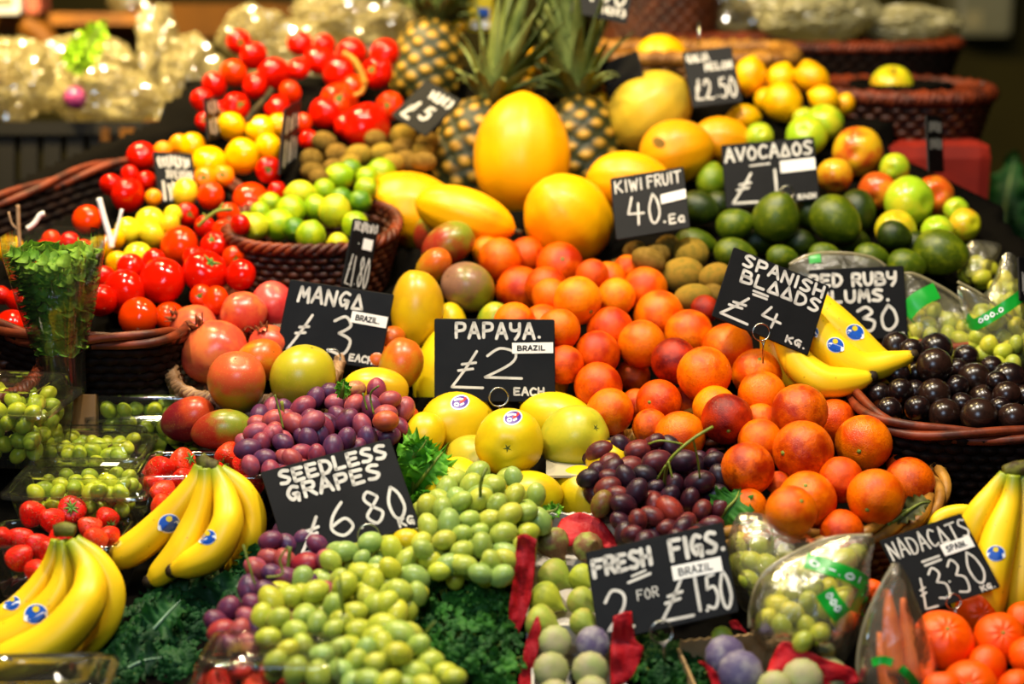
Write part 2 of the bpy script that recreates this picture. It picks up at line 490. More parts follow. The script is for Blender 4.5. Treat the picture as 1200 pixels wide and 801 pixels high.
def _pstar():
    b = MB()
    for k in range(5):
        a = 2 * PI * k / 5
        b.tube([(0, 0, -1.052), (math.cos(a) * .06, math.sin(a) * .06, -1.062), (math.cos(a) * .13, math.sin(a) * .13, -1.085)], [.03, .024, .006], 6)
    return b.mesh('papaya blossom scar', M['olive_scar'])
KM['papaya'] = (KM['papaya'][0], 'blossom_scar', _pstar())
# strawberry seeds live in the material
def _straw_mat():
    n = NT('strawberry flesh with seeds'); co, tc = n.oco()
    vo = n.n('ShaderNodeTexVoronoi'); vo.inputs['Scale'].default_value = 5.5; n.link(tc, vo.inputs['Vector'])
    c = n.mix(n.ramp(vo.outputs['Distance'], .22, .12), n.ocol(), lin('#e8a838'))
    n.bsdf(c, .38, .45, n.bump(n.ramp(vo.outputs['Distance'], .05, .4), .9, -.003)); return n.mat
KM['strawberry'][0][0].materials[0] = _straw_mat()
# ---------------------------------------------------------------- looks: two pigments and the words for them
LOOK = {
 'o': ('#ee7602', '#cc4002', 'bright orange'), 'a': ('#f48c04', '#e06404', 'golden amber'),
 'd': ('#e05802', '#ac2602', 'deep red-orange'), 'm': ('#6c0c08', '#b83006', 'dark maroon-blushed'),
 'r': ('#e86802', '#982002', 'red-mottled'),
 'man': ('#f05402', '#e04002', 'vivid orange'),
 'T': ('#cc1402', '#b00a02', 'glossy red'), 'To': ('#dc3602', '#cc2002', 'orange-red'), 'Ty': ('#f0b002', '#e49402', 'yellow'),
 'Tl': ('#e4cc20', '#d8c018', 'lemon-yellow'), 'Tg': ('#f08a0a', '#e87008', 'light orange'),
 'L': ('#f2b402', '#e49c02', 'yellow'), 'Lg': ('#86a80a', '#b4c010', 'yellow-green'), 'Ly': ('#d0c41c', '#b4c020', 'pale yellow'), 'Ld': ('#487408', '#6c9010', 'dark green'),
 'k': ('#6c5218', '#86682a', 'brown'), 'ky': ('#9a7826', '#7c6a22', 'golden brown'),
 'v': ('#44580a', '#727c0e', 'green'), 'vd': ('#202e06', '#38480a', 'dark green'), 'vl': ('#5c780e', '#848e16', 'bright green'),
 'mg': ('#98921a', '#b0a41c', 'green-yellow'), 'mr': ('#7a1420', '#b03a18', 'crimson'), 'mx': ('#a0961e', '#d0542c', 'red-blushed'),
 'mb': ('#9a2c1a', '#7c8420', 'green-and-red'), 'mo': ('#b88a14', '#c45a12', 'orange'), 'my': ('#d8b40e', '#c89a12', 'yellow'), 'mp': ('#7a801c', '#86604a', 'olive and dusky purple'),
 'p': ('#dcbc0e', '#c8a40a', 'ripe yellow'), 'pg': ('#b4b024', '#7a9a24', 'green-streaked yellow'), 'po': ('#b8a422', '#8f8f20', 'olive-yellow'),
 'pm': ('#cc4632', '#dc7038', 'pink-red'), 'pn': ('#cc3030', '#e06050', 'deep pink'),
 'g': ('#94b81c', '#c4c424', 'green'), 'gy': ('#c0bc18', '#d0a01c', 'yellow-green'), 'gr': ('#d8a418', '#c84a14', 'yellow with a red cheek'), 'ro': ('#c84c10', '#d8801a', 'red-orange'),
 'y': ('#f4b000', '#e89400', 'bright yellow'), 'yd': ('#c8a428', '#a8902c', 'dull tan-yellow'), 'yo': ('#e89c02', '#d08402', 'golden yellow'),
 'fg': ('#92a038', '#a8a048', 'green'), 'fp': ('#7c5038', '#8c9448', 'purple-tinged'), 'fd': ('#54486a', '#868088', 'dusky purple'), 'fy': ('#aab030', '#8c9a34', 'bright green'), 'fl': ('#98a060', '#a09870', 'pale bloomy green'),
 's': ('#d81c0a', '#b81208', 'red'), 'so': ('#e43814', '#c81c10', 'orange-red'),
 'pl': ('#140b0c', '#281410', 'near-black'), 'pb': ('#2a1812', '#180d0a', 'brown-black'),
}
PEND = []       # fruit waiting to be settled and built
REG = []        # everything that still needs a label: dict(o, noun, look, u, v, group, cat)
CARVE = []      # things that press into the display cloth
NOUN = {'blood_orange': 'blood orange', 'kiwi_fruit': 'kiwi fruit', 'beef_tomato': 'beef tomato'}
def put(kind, u, v, r, pole=None, e=1.0, look='o', dd=0.0, group=None, noun=None, part=None, spin=None, cat=None, d=None, where=None):
    if pole is None:
        a = random.uniform(0, 2 * PI); q = random.uniform(.2, .9)
        pole = (q * math.cos(a), q * math.sin(a), -1)
    if len(pole) == 2: pole = (*pole, 1)
    n2 = min(1.0, pole[0] ** 2 + pole[1] ** 2)
    n = Vector((pole[0], -pole[1], math.copysign(math.sqrt(max(0, 1 - n2)), pole[2])))
    it = dict(kind=kind, u=u, v=v, r=r, n=n.normalized(), e=e, look=look, d=(D(v) if d is None else d) + dd, group=group, noun=noun or NOUN.get(kind, kind.replace('_', ' ')),
              part=(pole[2] > 0) if part is None else part, spin=spin, cat=cat, where=where)
    PEND.append(it); return it
BASE_E = {'mango': 1.3, 'papaya': 1.15, 'melon': 1.22, 'avocado': 1.3, 'kiwi_fruit': 1.22, 'lemon': 1.25, 'lime': 1.1, 'tomato': .84, 'beef_tomato': .84, 'apple': .9, 'mandarin': .84, 'fig': 1.0, 'strawberry': 1.0}
def rows(kind, data, group, **kw):
    """(u, v, rx, ry, look[, px, py]) of the visible disc; round fruit half hidden from below keeps its full radius"""
    for t in data:
        u, v, rx, ry, look = t[:5]
        pole = (t[5], t[6]) if len(t) > 6 else None
        if ry < rx * .93: v, r = v + (rx - ry) * .9, rx * .985
        else: r = (rx + ry) / 2
        extra = t[7] if len(t) > 7 else {}
        put(kind, u, v, r, pole, 1.0, look, group=group, **{**kw, **extra})
def support(it, dirv):
    """half extent of the fruit along a camera-space direction, in pixels-at-depth units"""
    e = BASE_E.get(it['kind'], 1.0) * it['e']
    c = dirv.dot(it['n'])
    return it['r'] / math.sqrt(max(1e-6, (1 - c * c) + (c / e) ** 2))
def settle(items, iters=80, squash=.96):
    pr = []
    for i, a in enumerate(items):
        ea = max(1, BASE_E.get(a['kind'], 1) * a['e']) * a['r']
        for b in items[i + 1:]:
            eb = max(1, BASE_E.get(b['kind'], 1) * b['e']) * b['r']
            if math.hypot(a['u'] - b['u'], a['v'] - b['v']) < ea + eb: pr.append((a, b))
    for _ in range(iters):
        moved = 0
        for a, b in pr:
            dm = (a['d'] + b['d']) / 2
            s = dm / F
            dx, dy = (b['u'] - a['u']) * s, -(b['v'] - a['v']) * s
            dz = a['d'] - b['d']           # towards the viewer positive when b is nearer
            dv = Vector((dx, dy, dz)); L = dv.length or 1e-6
            q = dv / L
            need = (support(a, q) + support(b, q)) * s * squash
            if L < need:
                lat = dx * dx + dy * dy
                want = math.sqrt(max(0, need * need - lat))
                push = (want - abs(dz)) * .5
                if push <= 1e-5: continue
                sg = 1 if dz >= 0 else -1
                fa = 0 if a.get('fix') else (1 if not b.get('fix') else 2)
                fb = 0 if b.get('fix') else (1 if not a.get('fix') else 2)
                a['d'] += push * sg * fa * .8; b['d'] -= push * sg * fb * .8
                moved = max(moved, push)
        if moved < 3e-4: break
def build_fruit(it):
    meshes, part, pm = KM[it['kind']]
    me = meshes[random.randrange(len(meshes))]
    c = P(it['u'], it['v'], it['d'])
    z = cdir(*it['n'])
    x = z.orthogonal().normalized()
    x = Matrix.Rotation(random.uniform(0, 2 * PI) if it['spin'] is None else it['spin'], 3, z) @ x
    y = z.cross(x)
    s = it['r'] * it['d'] / F
    o = obj(it['kind'], me)
    o.matrix_world = Matrix.Translation(c) @ Matrix((x, y, z)).transposed().to_4x4() @ Matrix.Diagonal((s, s, s * it['e'], 1))
    c1, c2, words = LOOK[it['look']]
    c1, c2 = lin(c1), lin(c2)
    q = random.uniform(.9, 1.1)
    o.color = (c1[0] * q, c1[1] * q * random.uniform(.94, 1.06), c1[2] * q, 1); o['c2'] = c2
    if it['part'] and pm is not None:
        obj(part, pm, o)
    it['o'] = o
    REG.append(dict(o=o, noun=it['noun'], look=words, u=it['u'], v=it['v'], group=it['group'], cat=it['cat'] or it['noun'].split()[-1] if it['cat'] is None else it['cat'], where=it['where'], key=it['look']))
    CARVE.append(o)
    return o
_BV = {}
def world_bvh(o):
    bpy.context.view_layer.update()
    mw = o.matrix_basis if o.parent is None else o.parent.matrix_basis @ o.matrix_basis
    me = o.data
    return BVHTree.FromPolygons([mw @ v.co for v in me.vertices], [tuple(p.vertices) for p in me.polygons])
def unproj_dir(u, v): return (RIGHT * ((u - 600) / F) + UP * ((400.5 - v) / F) - BACK).normalized()
def decal(name, parent, bv, shapes, mats, lift=.0006, inv=None):
    """shapes: list of (verts2d in photo pixels, faces, material index, extra lift); laid on the surface found behind those pixels"""
    b = MB()
    for vs, fs, mi, ex in shapes:
        b.mi = mi; ids = []; last = 2.3
        for (u, v) in vs:
            dr = unproj_dir(u, v)
            loc, nor, i, dist = bv.ray_cast(CAM, dr)
            if loc is None:
                loc, nor, i, dist = bv.find_nearest(CAM + dr * (last if ids else 2.2))
            else: last = dist
            ids.append(b.vert(loc - dr * (lift + ex)))
        for f in fs: b.face(*[ids[k] for k in f])
    me = b.mesh(name, mats)
    o = obj(name, me)
    if parent is not None:
        o.parent = parent; o.matrix_parent_inverse = parent.matrix_basis.inverted() if parent.parent is None else (parent.parent.matrix_basis @ parent.matrix_basis).inverted()
    return o
def disc2d(cx, cy, rx, ry, rot, r0=0, n=20, rings=4):
    vs, fs = [], []
    for i in range(rings + 1):
        q = r0 + (1 - r0) * i / rings
        for k in range(n):
            a = 2 * PI * k / n
            x, y = rx * q * math.cos(a), ry * q * math.sin(a)
            vs.append((cx + x * math.cos(rot) - y * math.sin(rot), cy + x * math.sin(rot) + y * math.cos(rot)))
    for i in range(rings):
        for k in range(n):
            fs.append((i * n + k, i * n + (k + 1) % n, (i + 1) * n + (k + 1) % n, (i + 1) * n + k))
    return vs, fs
def ribbon2d(pts, w, smooth=True, n=5):
    """flat stroke of half width w along 2-D points, with round ends"""
    p = [Vector((x, y, 0)) for x, y in pts]
    if smooth and len(p) > 2: p = catmull(p, n)
    q = [p[0]]
    for a in p[1:]:
        if (a - q[-1]).length > 1e-6: q.append(a)
    p = q
    if len(p) == 1: p.append(p[0] + Vector((w * .1, 0, 0)))
    m = len(p); L, R = [], []
    for i in range(m):
        t = (p[min(i + 1, m - 1)] - p[max(i - 1, 0)]).normalized()
        nn = Vector((-t.y, t.x, 0))
        L.append(p[i] + nn * w); R.append(p[i] - nn * w)
    vs = []; fs = []
    for a, b_ in zip(L, R): vs += [(a.x, a.y), (b_.x, b_.y)]
    for i in range(m - 1): fs.append((2 * i, 2 * i + 1, 2 * i + 3, 2 * i + 2))
    for c, nx, end in ((p[0], p[1], 0), (p[-1], p[-2], m - 1)):
        t = (c - nx).normalized(); a0 = math.atan2(t.y, t.x)
        o = len(vs); vs.append((c.x, c.y))
        for k in range(7):
            a = a0 - PI / 2 + PI * k / 6
            vs.append((c.x + w * math.cos(a), c.y + w * math.sin(a)))
        for k in range(6): fs.append((o, o + 1 + k, o + 2 + k))
    return vs, fs
# ---------------------------------------------------------------- hand lettering: strokes in a unit box, y up
GL = {
 'A': [[(0, 0), (.45, 1), (.55, 1), (1, 0)], [(.2, .38), (.8, .38)]], 'B': [[(0, 0), (0, 1)], [(0, 1), (.7, .95), (.7, .6), (0, .52)], [(0, .52), (.85, .48), (.9, .1), (0, 0)]],
 'C': [[(.95, .85), (.5, 1), (.05, .55), (.3, .03), (.95, .12)]], 'D': [[(.05, 0), (.05, 1)], [(.05, 1), (.75, .85), (.95, .4), (.55, .03), (.05, 0)]],
 'E': [[(.9, .95), (.05, .98)], [(.05, .98), (.05, .02)], [(.05, .02), (.9, .05)], [(.05, .5), (.75, .52)]], 'F': [[(.05, 0), (.05, 1)], [(.05, 1), (.95, .97)], [(.05, .55), (.75, .55)]],
 'G': [[(.9, .9), (.45, 1), (.05, .55), (.35, .08), (.85, .4)], [(.5, .48), (.85, .45), (.85, .3), (.8, -.05)]], 'H': [[(.05, 0), (.05, 1)], [(.9, 0), (.9, 1)], [(.05, .5), (.9, .52)]],
 'I': [[(.5, 0), (.5, 1)]], 'K': [[(.05, 0), (.05, 1)], [(.9, 1), (.08, .45)], [(.3, .55), (.95, 0)]], 'L': [[(.08, 1), (.05, .02)], [(.05, .02), (.9, .05)]],
 'M': [[(0, 0), (.15, 1)], [(.15, 1), (.5, .35)], [(.5, .35), (.85, 1)], [(.85, 1), (1, 0)]], 'N': [[(.05, 0), (.08, 1)], [(.08, 1), (.88, .02)], [(.88, .02), (.95, 1)]],
 'O': [[(.5, 1), (.05, .55), (.3, .03), (.8, .12), (.95, .6), (.5, 1)]], '^': [[(.45, 1), (.02, .05)], [(.02, .05), (.98, .08)], [(.98, .08), (.45, 1)]],
 'P': [[(.1, 0), (.1, 1)], [(.1, 1), (.85, .95), (.85, .55), (.1, .45)]], 'R': [[(.08, 0), (.08, 1)], [(.08, 1), (.85, .95), (.8, .55), (.08, .48)], [(.4, .5), (.95, 0)]],
 'S': [[(.92, .92), (.4, 1), (.1, .75), (.5, .52), (.88, .3), (.6, .02), (.05, .06)]], 'T': [[(.02, .97), (.98, 1)], [(.5, .97), (.48, 0)]], 'U': [[(.05, 1), (.1, .25), (.45, 0), (.85, .25), (.92, 1)]],
 'Y': [[(.05, 1), (.1, .6), (.5, .5), (.88, .62)], [(.92, 1), (.85, .3), (.5, -.1)]], 'Z': [[(.05, .97), (.92, .97)], [(.92, .97), (.05, .03)], [(.05, .03), (.95, .05)]], 'V': [[(0, 1), (.48, 0)], [(.48, 0), (1, 1)]], 'W': [[(0, 1), (.25, 0)], [(.25, 0), (.5, .8)], [(.5, .8), (.75, 0)], [(.75, 0), (1, 1)]],
 '0': [[(.5, 1), (.12, .55), (.2, .1), (.55, 0), (.92, .3), (.82, .75), (.5, 1)]], '1': [[(.5, 1), (.5, 0)]], '2': [[(.08, .75), (.4, 1), (.8, .85), (.7, .5), (.05, .05)], [(.05, .05), (1, .02)]],
 '3': [[(.1, .85), (.55, 1), (.85, .78), (.4, .55)], [(.4, .55), (.95, .4), (.75, .03), (.05, .08)]], '4': [[(.35, 1), (.05, .42)], [(.05, .42), (.98, .38)], [(.7, .75), (.62, 0)]],
 '5': [[(.9, .98), (.3, .95)], [(.3, .95), (.2, .58)], [(.2, .58), (.75, .62), (.95, .3), (.6, .0), (.05, .08)]], '6': [[(.75, 1), (.25, .65), (.05, .25), (.45, 0), (.92, .2), (.7, .5), (.1, .35)]],
 '8': [[(.8, .85), (.45, 1), (.2, .8), (.5, .53), (.9, .28), (.5, 0), (.1, .25), (.5, .53), (.85, .75), (.8, .85)]],
 '£': [[(.75, 1), (.42, .5), (.05, .02)], [(.05, .02), (1, .0)], [(.32, .64), (.74, .69)], [(.22, .47), (.66, .52)]], '.': [[(.4, .04), (.46, .04)]], '=': [[(0, .8), (1, .85)], [(.05, .2), (1, .3)]], '-': [[(0, .5), (1, .55)]],
 'p': [[(.1, .65), (.1, -.3)], [(.1, .6), (.7, .7), (.85, .3), (.1, .1)]], 'h': [[(.1, 0), (.1, 1)], [(.1, .4), (.5, .6), (.8, .4), (.85, 0)]], 'i': [[(.5, 0), (.5, .6)], [(.5, .82), (.52, .84)]],
 'q': [[(.85, .6), (.4, .65), (.1, .3), (.5, .02), (.85, .3)], [(.85, .65), (.85, -.3)]], 'u': [[(.1, .6), (.15, .1), (.6, .02), (.85, .3)], [(.88, .6), (.9, 0)]], 't': [[(.45, .9), (.45, .1), (.8, .02)], [(.15, .6), (.85, .62)]],
 'a': [[(.85, .5), (.45, .65), (.1, .3), (.5, .02), (.85, .25)], [(.85, .6), (.9, 0)]], '>': [[(0, .1), (.9, .5), (0, .9)]],
}
WID = {'T': 1.2, '.': .35, 'I': .3, '1': .4, 'i': .35, '-': .6}
STRAIGHT = set('AEFHIKLMNTVWXYZ4^£=-')
def text2d(s, x0, y0, x1, y1, w, jit=.04, rnd=None, slant=0.0):
    """lay the characters of s in the box (y down, y0 the top); returns 2-D ribbons"""
    rnd = rnd or random.Random(len(s) * 13 + int(x0 * 100))
    gap = .33
    x0, y0, x1, y1 = x0 + w, y0 + w, x1 - w, y1 - w
    tot = sum(WID.get(c, .5 if c == ' ' else 1.0) for c in s) + gap * (len(s) - 1)
    k = (x1 - x0) / tot; x = x0; out = []
    for c in s:
        cw = WID.get(c, .5 if c == ' ' else 1.0) * k
        dy = rnd.uniform(-jit, jit) * (y1 - y0)
        for st in GL.get(c, []):
            pts = [(x + px * cw + slant * (py - .5) * (y1 - y0), y1 - py * (y1 - y0) + dy) for px, py in st]
            out.append(ribbon2d(pts, w, len(st) > 2))
        x += cw + gap * k
    return out
# ================================================================ the fruit, pile by pile
# ---- blood oranges in the round golden basket
rows('blood_orange', [
 (677, 352, 28, 30, 'a', .55, .5), (722, 348, 23, 23, 'a'), (756, 334, 27, 22, 'o'), (772, 364, 31, 24, 'o'), (715, 380, 28, 21, 'd'),
 (752, 403, 29, 28, 'o'), (807, 386, 29, 24, 'o'), (700, 411, 28, 24, 'd'), (790, 420, 28, 25, 'm'), (852, 403, 31, 25, 'o'), (825, 438, 33, 32, 'o'),
 (887, 433, 30, 25, 'o', 0, -.62), (701, 446, 29, 22, 'd'), (772, 468, 28, 24, 'd', -.5, -.05), (715, 482, 28, 28, 'o'), (893, 458, 29, 24, 'o'),
 (838, 474, 27, 23, 'a'), (852, 491, 31, 30, 'm', -.05, .45), (937, 477, 34, 28, 'r'), (797, 506, 31, 25, 'o'), (762, 500, 22, 21, 'r'),
 (745, 474, 18, 20, 'd', 0, 0, {'dd': .04}), (891, 490, 21, 18, 'o', 0, 0, {'dd': .03}), (891, 512, 27, 22, 'o'), (941, 522, 37, 30, 'r', -.8, .03), (876, 549, 33, 31, 'r'),
 (1012, 519, 33, 34, 'o', -.35, .26), (1032, 510, 29, 31, 'o', 0, 0, {'dd': .05, 'part': False}), (976, 494, 25, 30, 'd', .3, .75, {'dd': .02}), (997, 485, 20, 18, 'o', .1, .65, {'dd': .05}),
 (1066, 565, 28, 32, 'r'), (1026, 582, 34, 33, 'o', -.48, .42), (946, 582, 35, 31, 'o', -.2, -.6), (927, 596, 31, 28, 'o', .3, -.5),
 (985, 562, 26, 29, 'd', 0, 0, {'dd': .03, 'part': False}), (986, 614, 27, 17, 'd', 0, .2), (878, 590, 21, 18, 'o'), (912, 566, 15, 14, 'd', 0, 0, {'dd': .03, 'part': False}), (1058, 540, 20, 18, 'd', 0, 0, {'dd': .05, 'part': False}),
 (655, 386, 25, 26, 'o'), (661, 427, 20, 27, 'd'), (636, 378, 27, 22, 'o'), (656, 311, 29, 27, 'd', .1, -.25), (609, 337, 29, 26, 'd'), (586, 304, 26, 26, 'o'),
 (570, 290, 18, 14, 'a'), (617, 297, 22, 20, 'd'), (603, 372, 26, 18, 'o'), (645, 347, 22, 22, 'o'), (694, 317, 20, 14, 'd'), (712, 324, 22, 18, 'o'),
 (640, 330, 26, 18, 'd'), (826, 362, 17, 17, 'm'), (805, 468, 20, 18, 'd', 0, 0, {'dd': .04, 'part': False}), (742, 440, 20, 20, 'd', 0, 0, {'dd': .07, 'part': False}), (735, 312, 16, 14, 'o', 0, 0, {'part': False}),
], 'blood oranges in the wicker basket')
# ---- nadacot mandarins, front right
rows('mandarin', [(1105, 750, 37, 36, 'man', 0, -.62), (1172, 748, 32, 30, 'man', -.1, -.45), (1157, 777, 25, 22, 'man'), (1146, 712, 27, 24, 'man', 0, 0, {'part': False, 'dd': .04}),
 (1204, 768, 22, 22, 'man'), (1137, 797, 33, 24, 'man', -.3, -.3), (1190, 800, 22, 18, 'man'), (1105, 806, 26, 20, 'man'), (1022, 692, 14, 14, 'man', 0, 0, {'part': False}), (1200, 724, 22, 20, 'man')],
 'mandarins at the front right', where='pile')
# ---- papayas
G = 'papayas in the middle of the display'
for t in [(535, 497, 40, (-.82, -.05), 1.0, 'p'), (597, 517, 40, (-.02, -.12, -1), 1.0, 'p'), (671, 514, 38, (.62, -.32, -1), 1.05, 'pg'), (655, 492, 32, (.95, .2), 1.35, 'p'),
          (621, 582, 31, (1, -.1), 1.1, 'p', .03), (682, 578, 31, (.5, .3), 1.05, 'p', .03), (532, 572, 34, (-.6, .5), 1.0, 'p'), (519, 440, 34, (.1, -1), 1.5, 'p', .1),
          (636, 438, 32, (.2, -1), 1.3, 'p', .06), (528, 378, 19, (0, -1), 1.1, 'p', .06), (580, 376, 21, (0, -.8), 1.0, 'pg', .05), (716, 541, 24, (1, .3), 1.1, 'p'),
          (558, 540, 30, (.9, .2), 1.1, 'po', .04), (497, 512, 24, (-.2, 1), 1.1, 'p', .04), (507, 555, 22, (0, 1), 1.1, 'po', .05)]:  # first one's olive-yellow puts the shade under its neighbours into colour
    u, v, r, pl, e, lk = t[:6]
    put('papaya', u, v, r, pl, e, lk, dd=t[6] if len(t) > 6 else 0, group=G, part=(len(pl) > 2))
PAP = PEND[-15:]
for it in PAP[1:3]:     # seen blossom end first
    it['n'] = Vector((it['n'].x, it['n'].y, it['n'].z)); it['n'] = Vector((-(-.02) * 0 + it['n'].x, it['n'].y, -abs(it['n'].z))).normalized()
# blossom end is -Z, so point the stem end away: the scar then faces (-x,-y)
PAP[1]['n'] = Vector((.05, .12, -1)).normalized(); PAP[2]['n'] = Vector((-.6, -.34, -.72)).normalized()
# ---- mangoes
G = 'mangoes'
for t in [(277, 447, 36, (.08, -.72), .85, 'mx'), (354, 446, 40, (.3, -.93), .84, 'mg'), (302, 424, 27, (.7, -.4), .9, 'mo'), (260, 503, 25, (1, -.1), 1.15, 'mb'), (221, 492, 27, (.9, -.3), 1.0, 'mr'),
          (441, 458, 30, (1, .1), 1.0, 'my'), (470, 428, 27, (.3, -1), .95, 'mo'), (489, 362, 31, (.15, -1), 1.15, 'my'), (550, 337, 31, (-.75, -.4), .85, 'mp'), (525, 286, 26, (.9, -.5), 1.0, 'mb'),
          (509, 274, 26, (.4, -.9), .85, 'mb', .05), (508, 312, 20, (.6, -.6), 1.0, 'mo', .03), (461, 396, 15, (0, -.4), .8, 'mo', .03), (480, 492, 13, (0, -1), 1.0, 'mr', .03), (438, 420, 20, (.6, .2), 1.0, 'mo', .04)]:
    put('mango', t[0], t[1], t[2], t[3], t[4], t[5], dd=t[6] if len(t) > 6 else 0, group='mangoes beside the price signs')
# ---- pomegranates
rows('pomegranate', [(227, 380, 30, 24, 'pm', -.7, -.5), (252, 404, 40, 31, 'pm', -.5, -.8), (285, 367, 27, 27, 'pm', .3, .75), (320, 357, 26, 29, 'pn', -.8, .4), (315, 402, 25, 23, 'pm', -.2, -.75), (268, 375, 20, 18, 'pm', 0, 0, {'dd': .04, 'part': False})], 'pink pomegranates in the left basket')
# ---- tomatoes of the left tray
GT = 'mixed tomatoes in the left tray'
rows('tomato', [(145, 342, 27, 27, 'T'), (190, 326, 28, 25, 'T'), (241, 317, 28, 26, 'T', .45, -.55), (210, 286, 25, 22, 'To'), (162, 371, 23, 24, 'To'), (200, 372, 19, 20, 'To'), (282, 322, 18, 20, 'T'), (275, 300, 15, 13, 'To', .3, .3),
 (150, 225, 21, 17, 'T'), (131, 217, 15, 14, 'T'), (166, 180, 18, 15, 'T'), (172, 211, 12, 12, 'T'), (152, 203, 11, 10, 'T'), (102, 257, 16, 19, 'To'), (153, 312, 17, 16, 'T'), (122, 324, 14, 13, 'T'),
 (247, 225, 17, 12, 'To'), (219, 250, 14, 13, 'T', .5, .1), (295, 230, 23, 17, 'To'), (252, 284, 18, 14, 'T', -.2, -.5), (240, 264, 14, 12, 'T'), (315, 197, 16, 14, 'T', .1, .1), (325, 222, 12, 10, 'T'), (268, 250, 14, 13, 'To'), (282, 262, 13, 12, 'T'),
 (56, 292, 16, 14, 'T'), (82, 282, 12, 11, 'T'), (40, 309, 15, 14, 'T'), (98, 291, 11, 11, 'To'), (60, 279, 11, 10, 'To'), (228, 300, 15, 12, 'T'), (180, 303, 15, 12, 'T'), (260, 268, 12, 11, 'To'), (253, 352, 18, 17, 'To'), (118, 352, 18, 20, 'T'), (236, 345, 14, 12, 'To', 0, 0, {'dd': .03}), (305, 258, 13, 12, 'T', 0, 0, {'dd': .04}), (295, 245, 14, 12, 'T', 0, 0, {'dd': .02})], GT)
rows('tomato', [(12, 292, 17, 17, 'Ty'), (176, 256, 18, 14, 'Tl'), (178, 275, 16, 16, 'Tl'), (150, 268, 16, 14, 'Tl'), (118, 290, 14, 15, 'Ty'), (162, 298, 18, 15, 'Tl'), (138, 308, 15, 14, 'Ty'), (217, 226, 18, 17, 'Tl'), (203, 250, 11, 10, 'Tl'), (180, 231, 10, 10, 'Tg'), (200, 262, 12, 12, 'Tl'), (135, 280, 12, 12, 'Ty'), (22, 312, 12, 12, 'Ty')],
 'yellow tomatoes among the red ones', noun='tomato')
rows('tomato', [(12, 382, 21, 21, 'T'), (-2, 410, 16, 15, 'T'), (32, 418, 17, 15, 'T'), (20, 352, 15, 14, 'T'), (2, 345, 12, 11, 'T'), (36, 390, 13, 12, 'T', 0, 0, {'dd': .03})], 'red tomatoes at the left edge')
rows('tomato', [(271, 148, 17, 18, 'Ty'), (306, 152, 18, 18, 'Ty'), (327, 147, 13, 16, 'Ty'), (225, 170, 17, 15, 'Ty'), (245, 187, 21, 18, 'Ty'), (284, 181, 22, 20, 'Ty'), (315, 172, 19, 17, 'Ty'), (210, 169, 13, 12, 'Tg'), (191, 175, 11, 10, 'Tg'), (240, 208, 14, 13, 'Tg', 0, 0, {'dd': .03}), (262, 205, 13, 12, 'Tg', 0, 0, {'dd': .03})],
 'yellow tomatoes behind the left price sign')
GV = 'red tomatoes heaped at the back left'
rows('tomato', [(280, 47, 15, 12, 'T', .3, .2), (351, 51, 15, 15, 'T'), (297, 66, 17, 17, 'T'), (274, 86, 16, 17, 'To'), (321, 84, 20, 17, 'T'), (299, 101, 16, 15, 'T'), (251, 100, 15, 16, 'T'), (237, 117, 13, 15, 'T'), (277, 122, 17, 14, 'T', .5, -.1), (350, 81, 14, 14, 'T'),
 (375, 70, 20, 19, 'T'), (397, 84, 20, 18, 'T'), (381, 52, 14, 13, 'T'), (412, 60, 18, 15, 'T'), (451, 60, 18, 15, 'T'), (340, 108, 14, 14, 'To'), (325, 124, 16, 14, 'T'), (355, 143, 12, 11, 'To'), (415, 100, 14, 13, 'To'), (362, 163, 12, 11, 'T'), (258, 132, 13, 14, 'T', 0, 0, {'dd': .03}), (240, 142, 11, 11, 'T', 0, 0, {'dd': .03})], GV)
rows('beef_tomato', [(442, 85, 19, 20, 'T', -.35, -.05), (397, 115, 23, 18, 'To', .1, -.1), (380, 133, 19, 20, 'T'), (430, 145, 31, 25, 'T'), (457, 122, 17, 15, 'To', -.2, .1), (407, 148, 17, 17, 'T')], 'large ribbed tomatoes at the back left')
# ---- kiwis
GK = 'kiwi fruit behind the limes'
for u, v, a, b in [(380, 165, 15, 12), (395, 180, 14, 13), (420, 180, 16, 12), (447, 178, 15, 11), (472, 160, 16, 15), (365, 186, 14, 13), (366, 199, 14, 10), (374, 207, 12, 10), (390, 195, 13, 10), (477, 188, 16, 13), (496, 176, 13, 11), (501, 166, 14, 12), (472, 172, 14, 11), (497, 188, 15, 11), (440, 162, 13, 11), (460, 190, 14, 11), (410, 190, 13, 10)]:
    put('kiwi_fruit', u, v + 1, min(a, b) * 1.02, (1, random.uniform(-.4, .4)), max(.85, a / b / 1.22), random.choice(['k', 'ky']), group=GK, part=random.random() < .5)
GK = 'kiwi fruit under their price sign'
for u, v, a, b, lk in [(760, 305, 21, 15, 'k'), (745, 294, 15, 12, 'k'), (800, 322, 26, 21, 'ky'), (810, 297, 21, 19, 'ky'), (768, 299, 18, 14, 'k'), (838, 324, 20, 16, 'ky'), (728, 314, 14, 11, 'k'), (812, 348, 23, 16, 'ky'), (782, 288, 15, 13, 'k'), (836, 345, 15, 13, 'k')]:
    put('kiwi_fruit', u, v, b, (1, random.uniform(-.5, .5)), max(.85, a / b / 1.22), lk, group=GK, part=random.random() < .4)
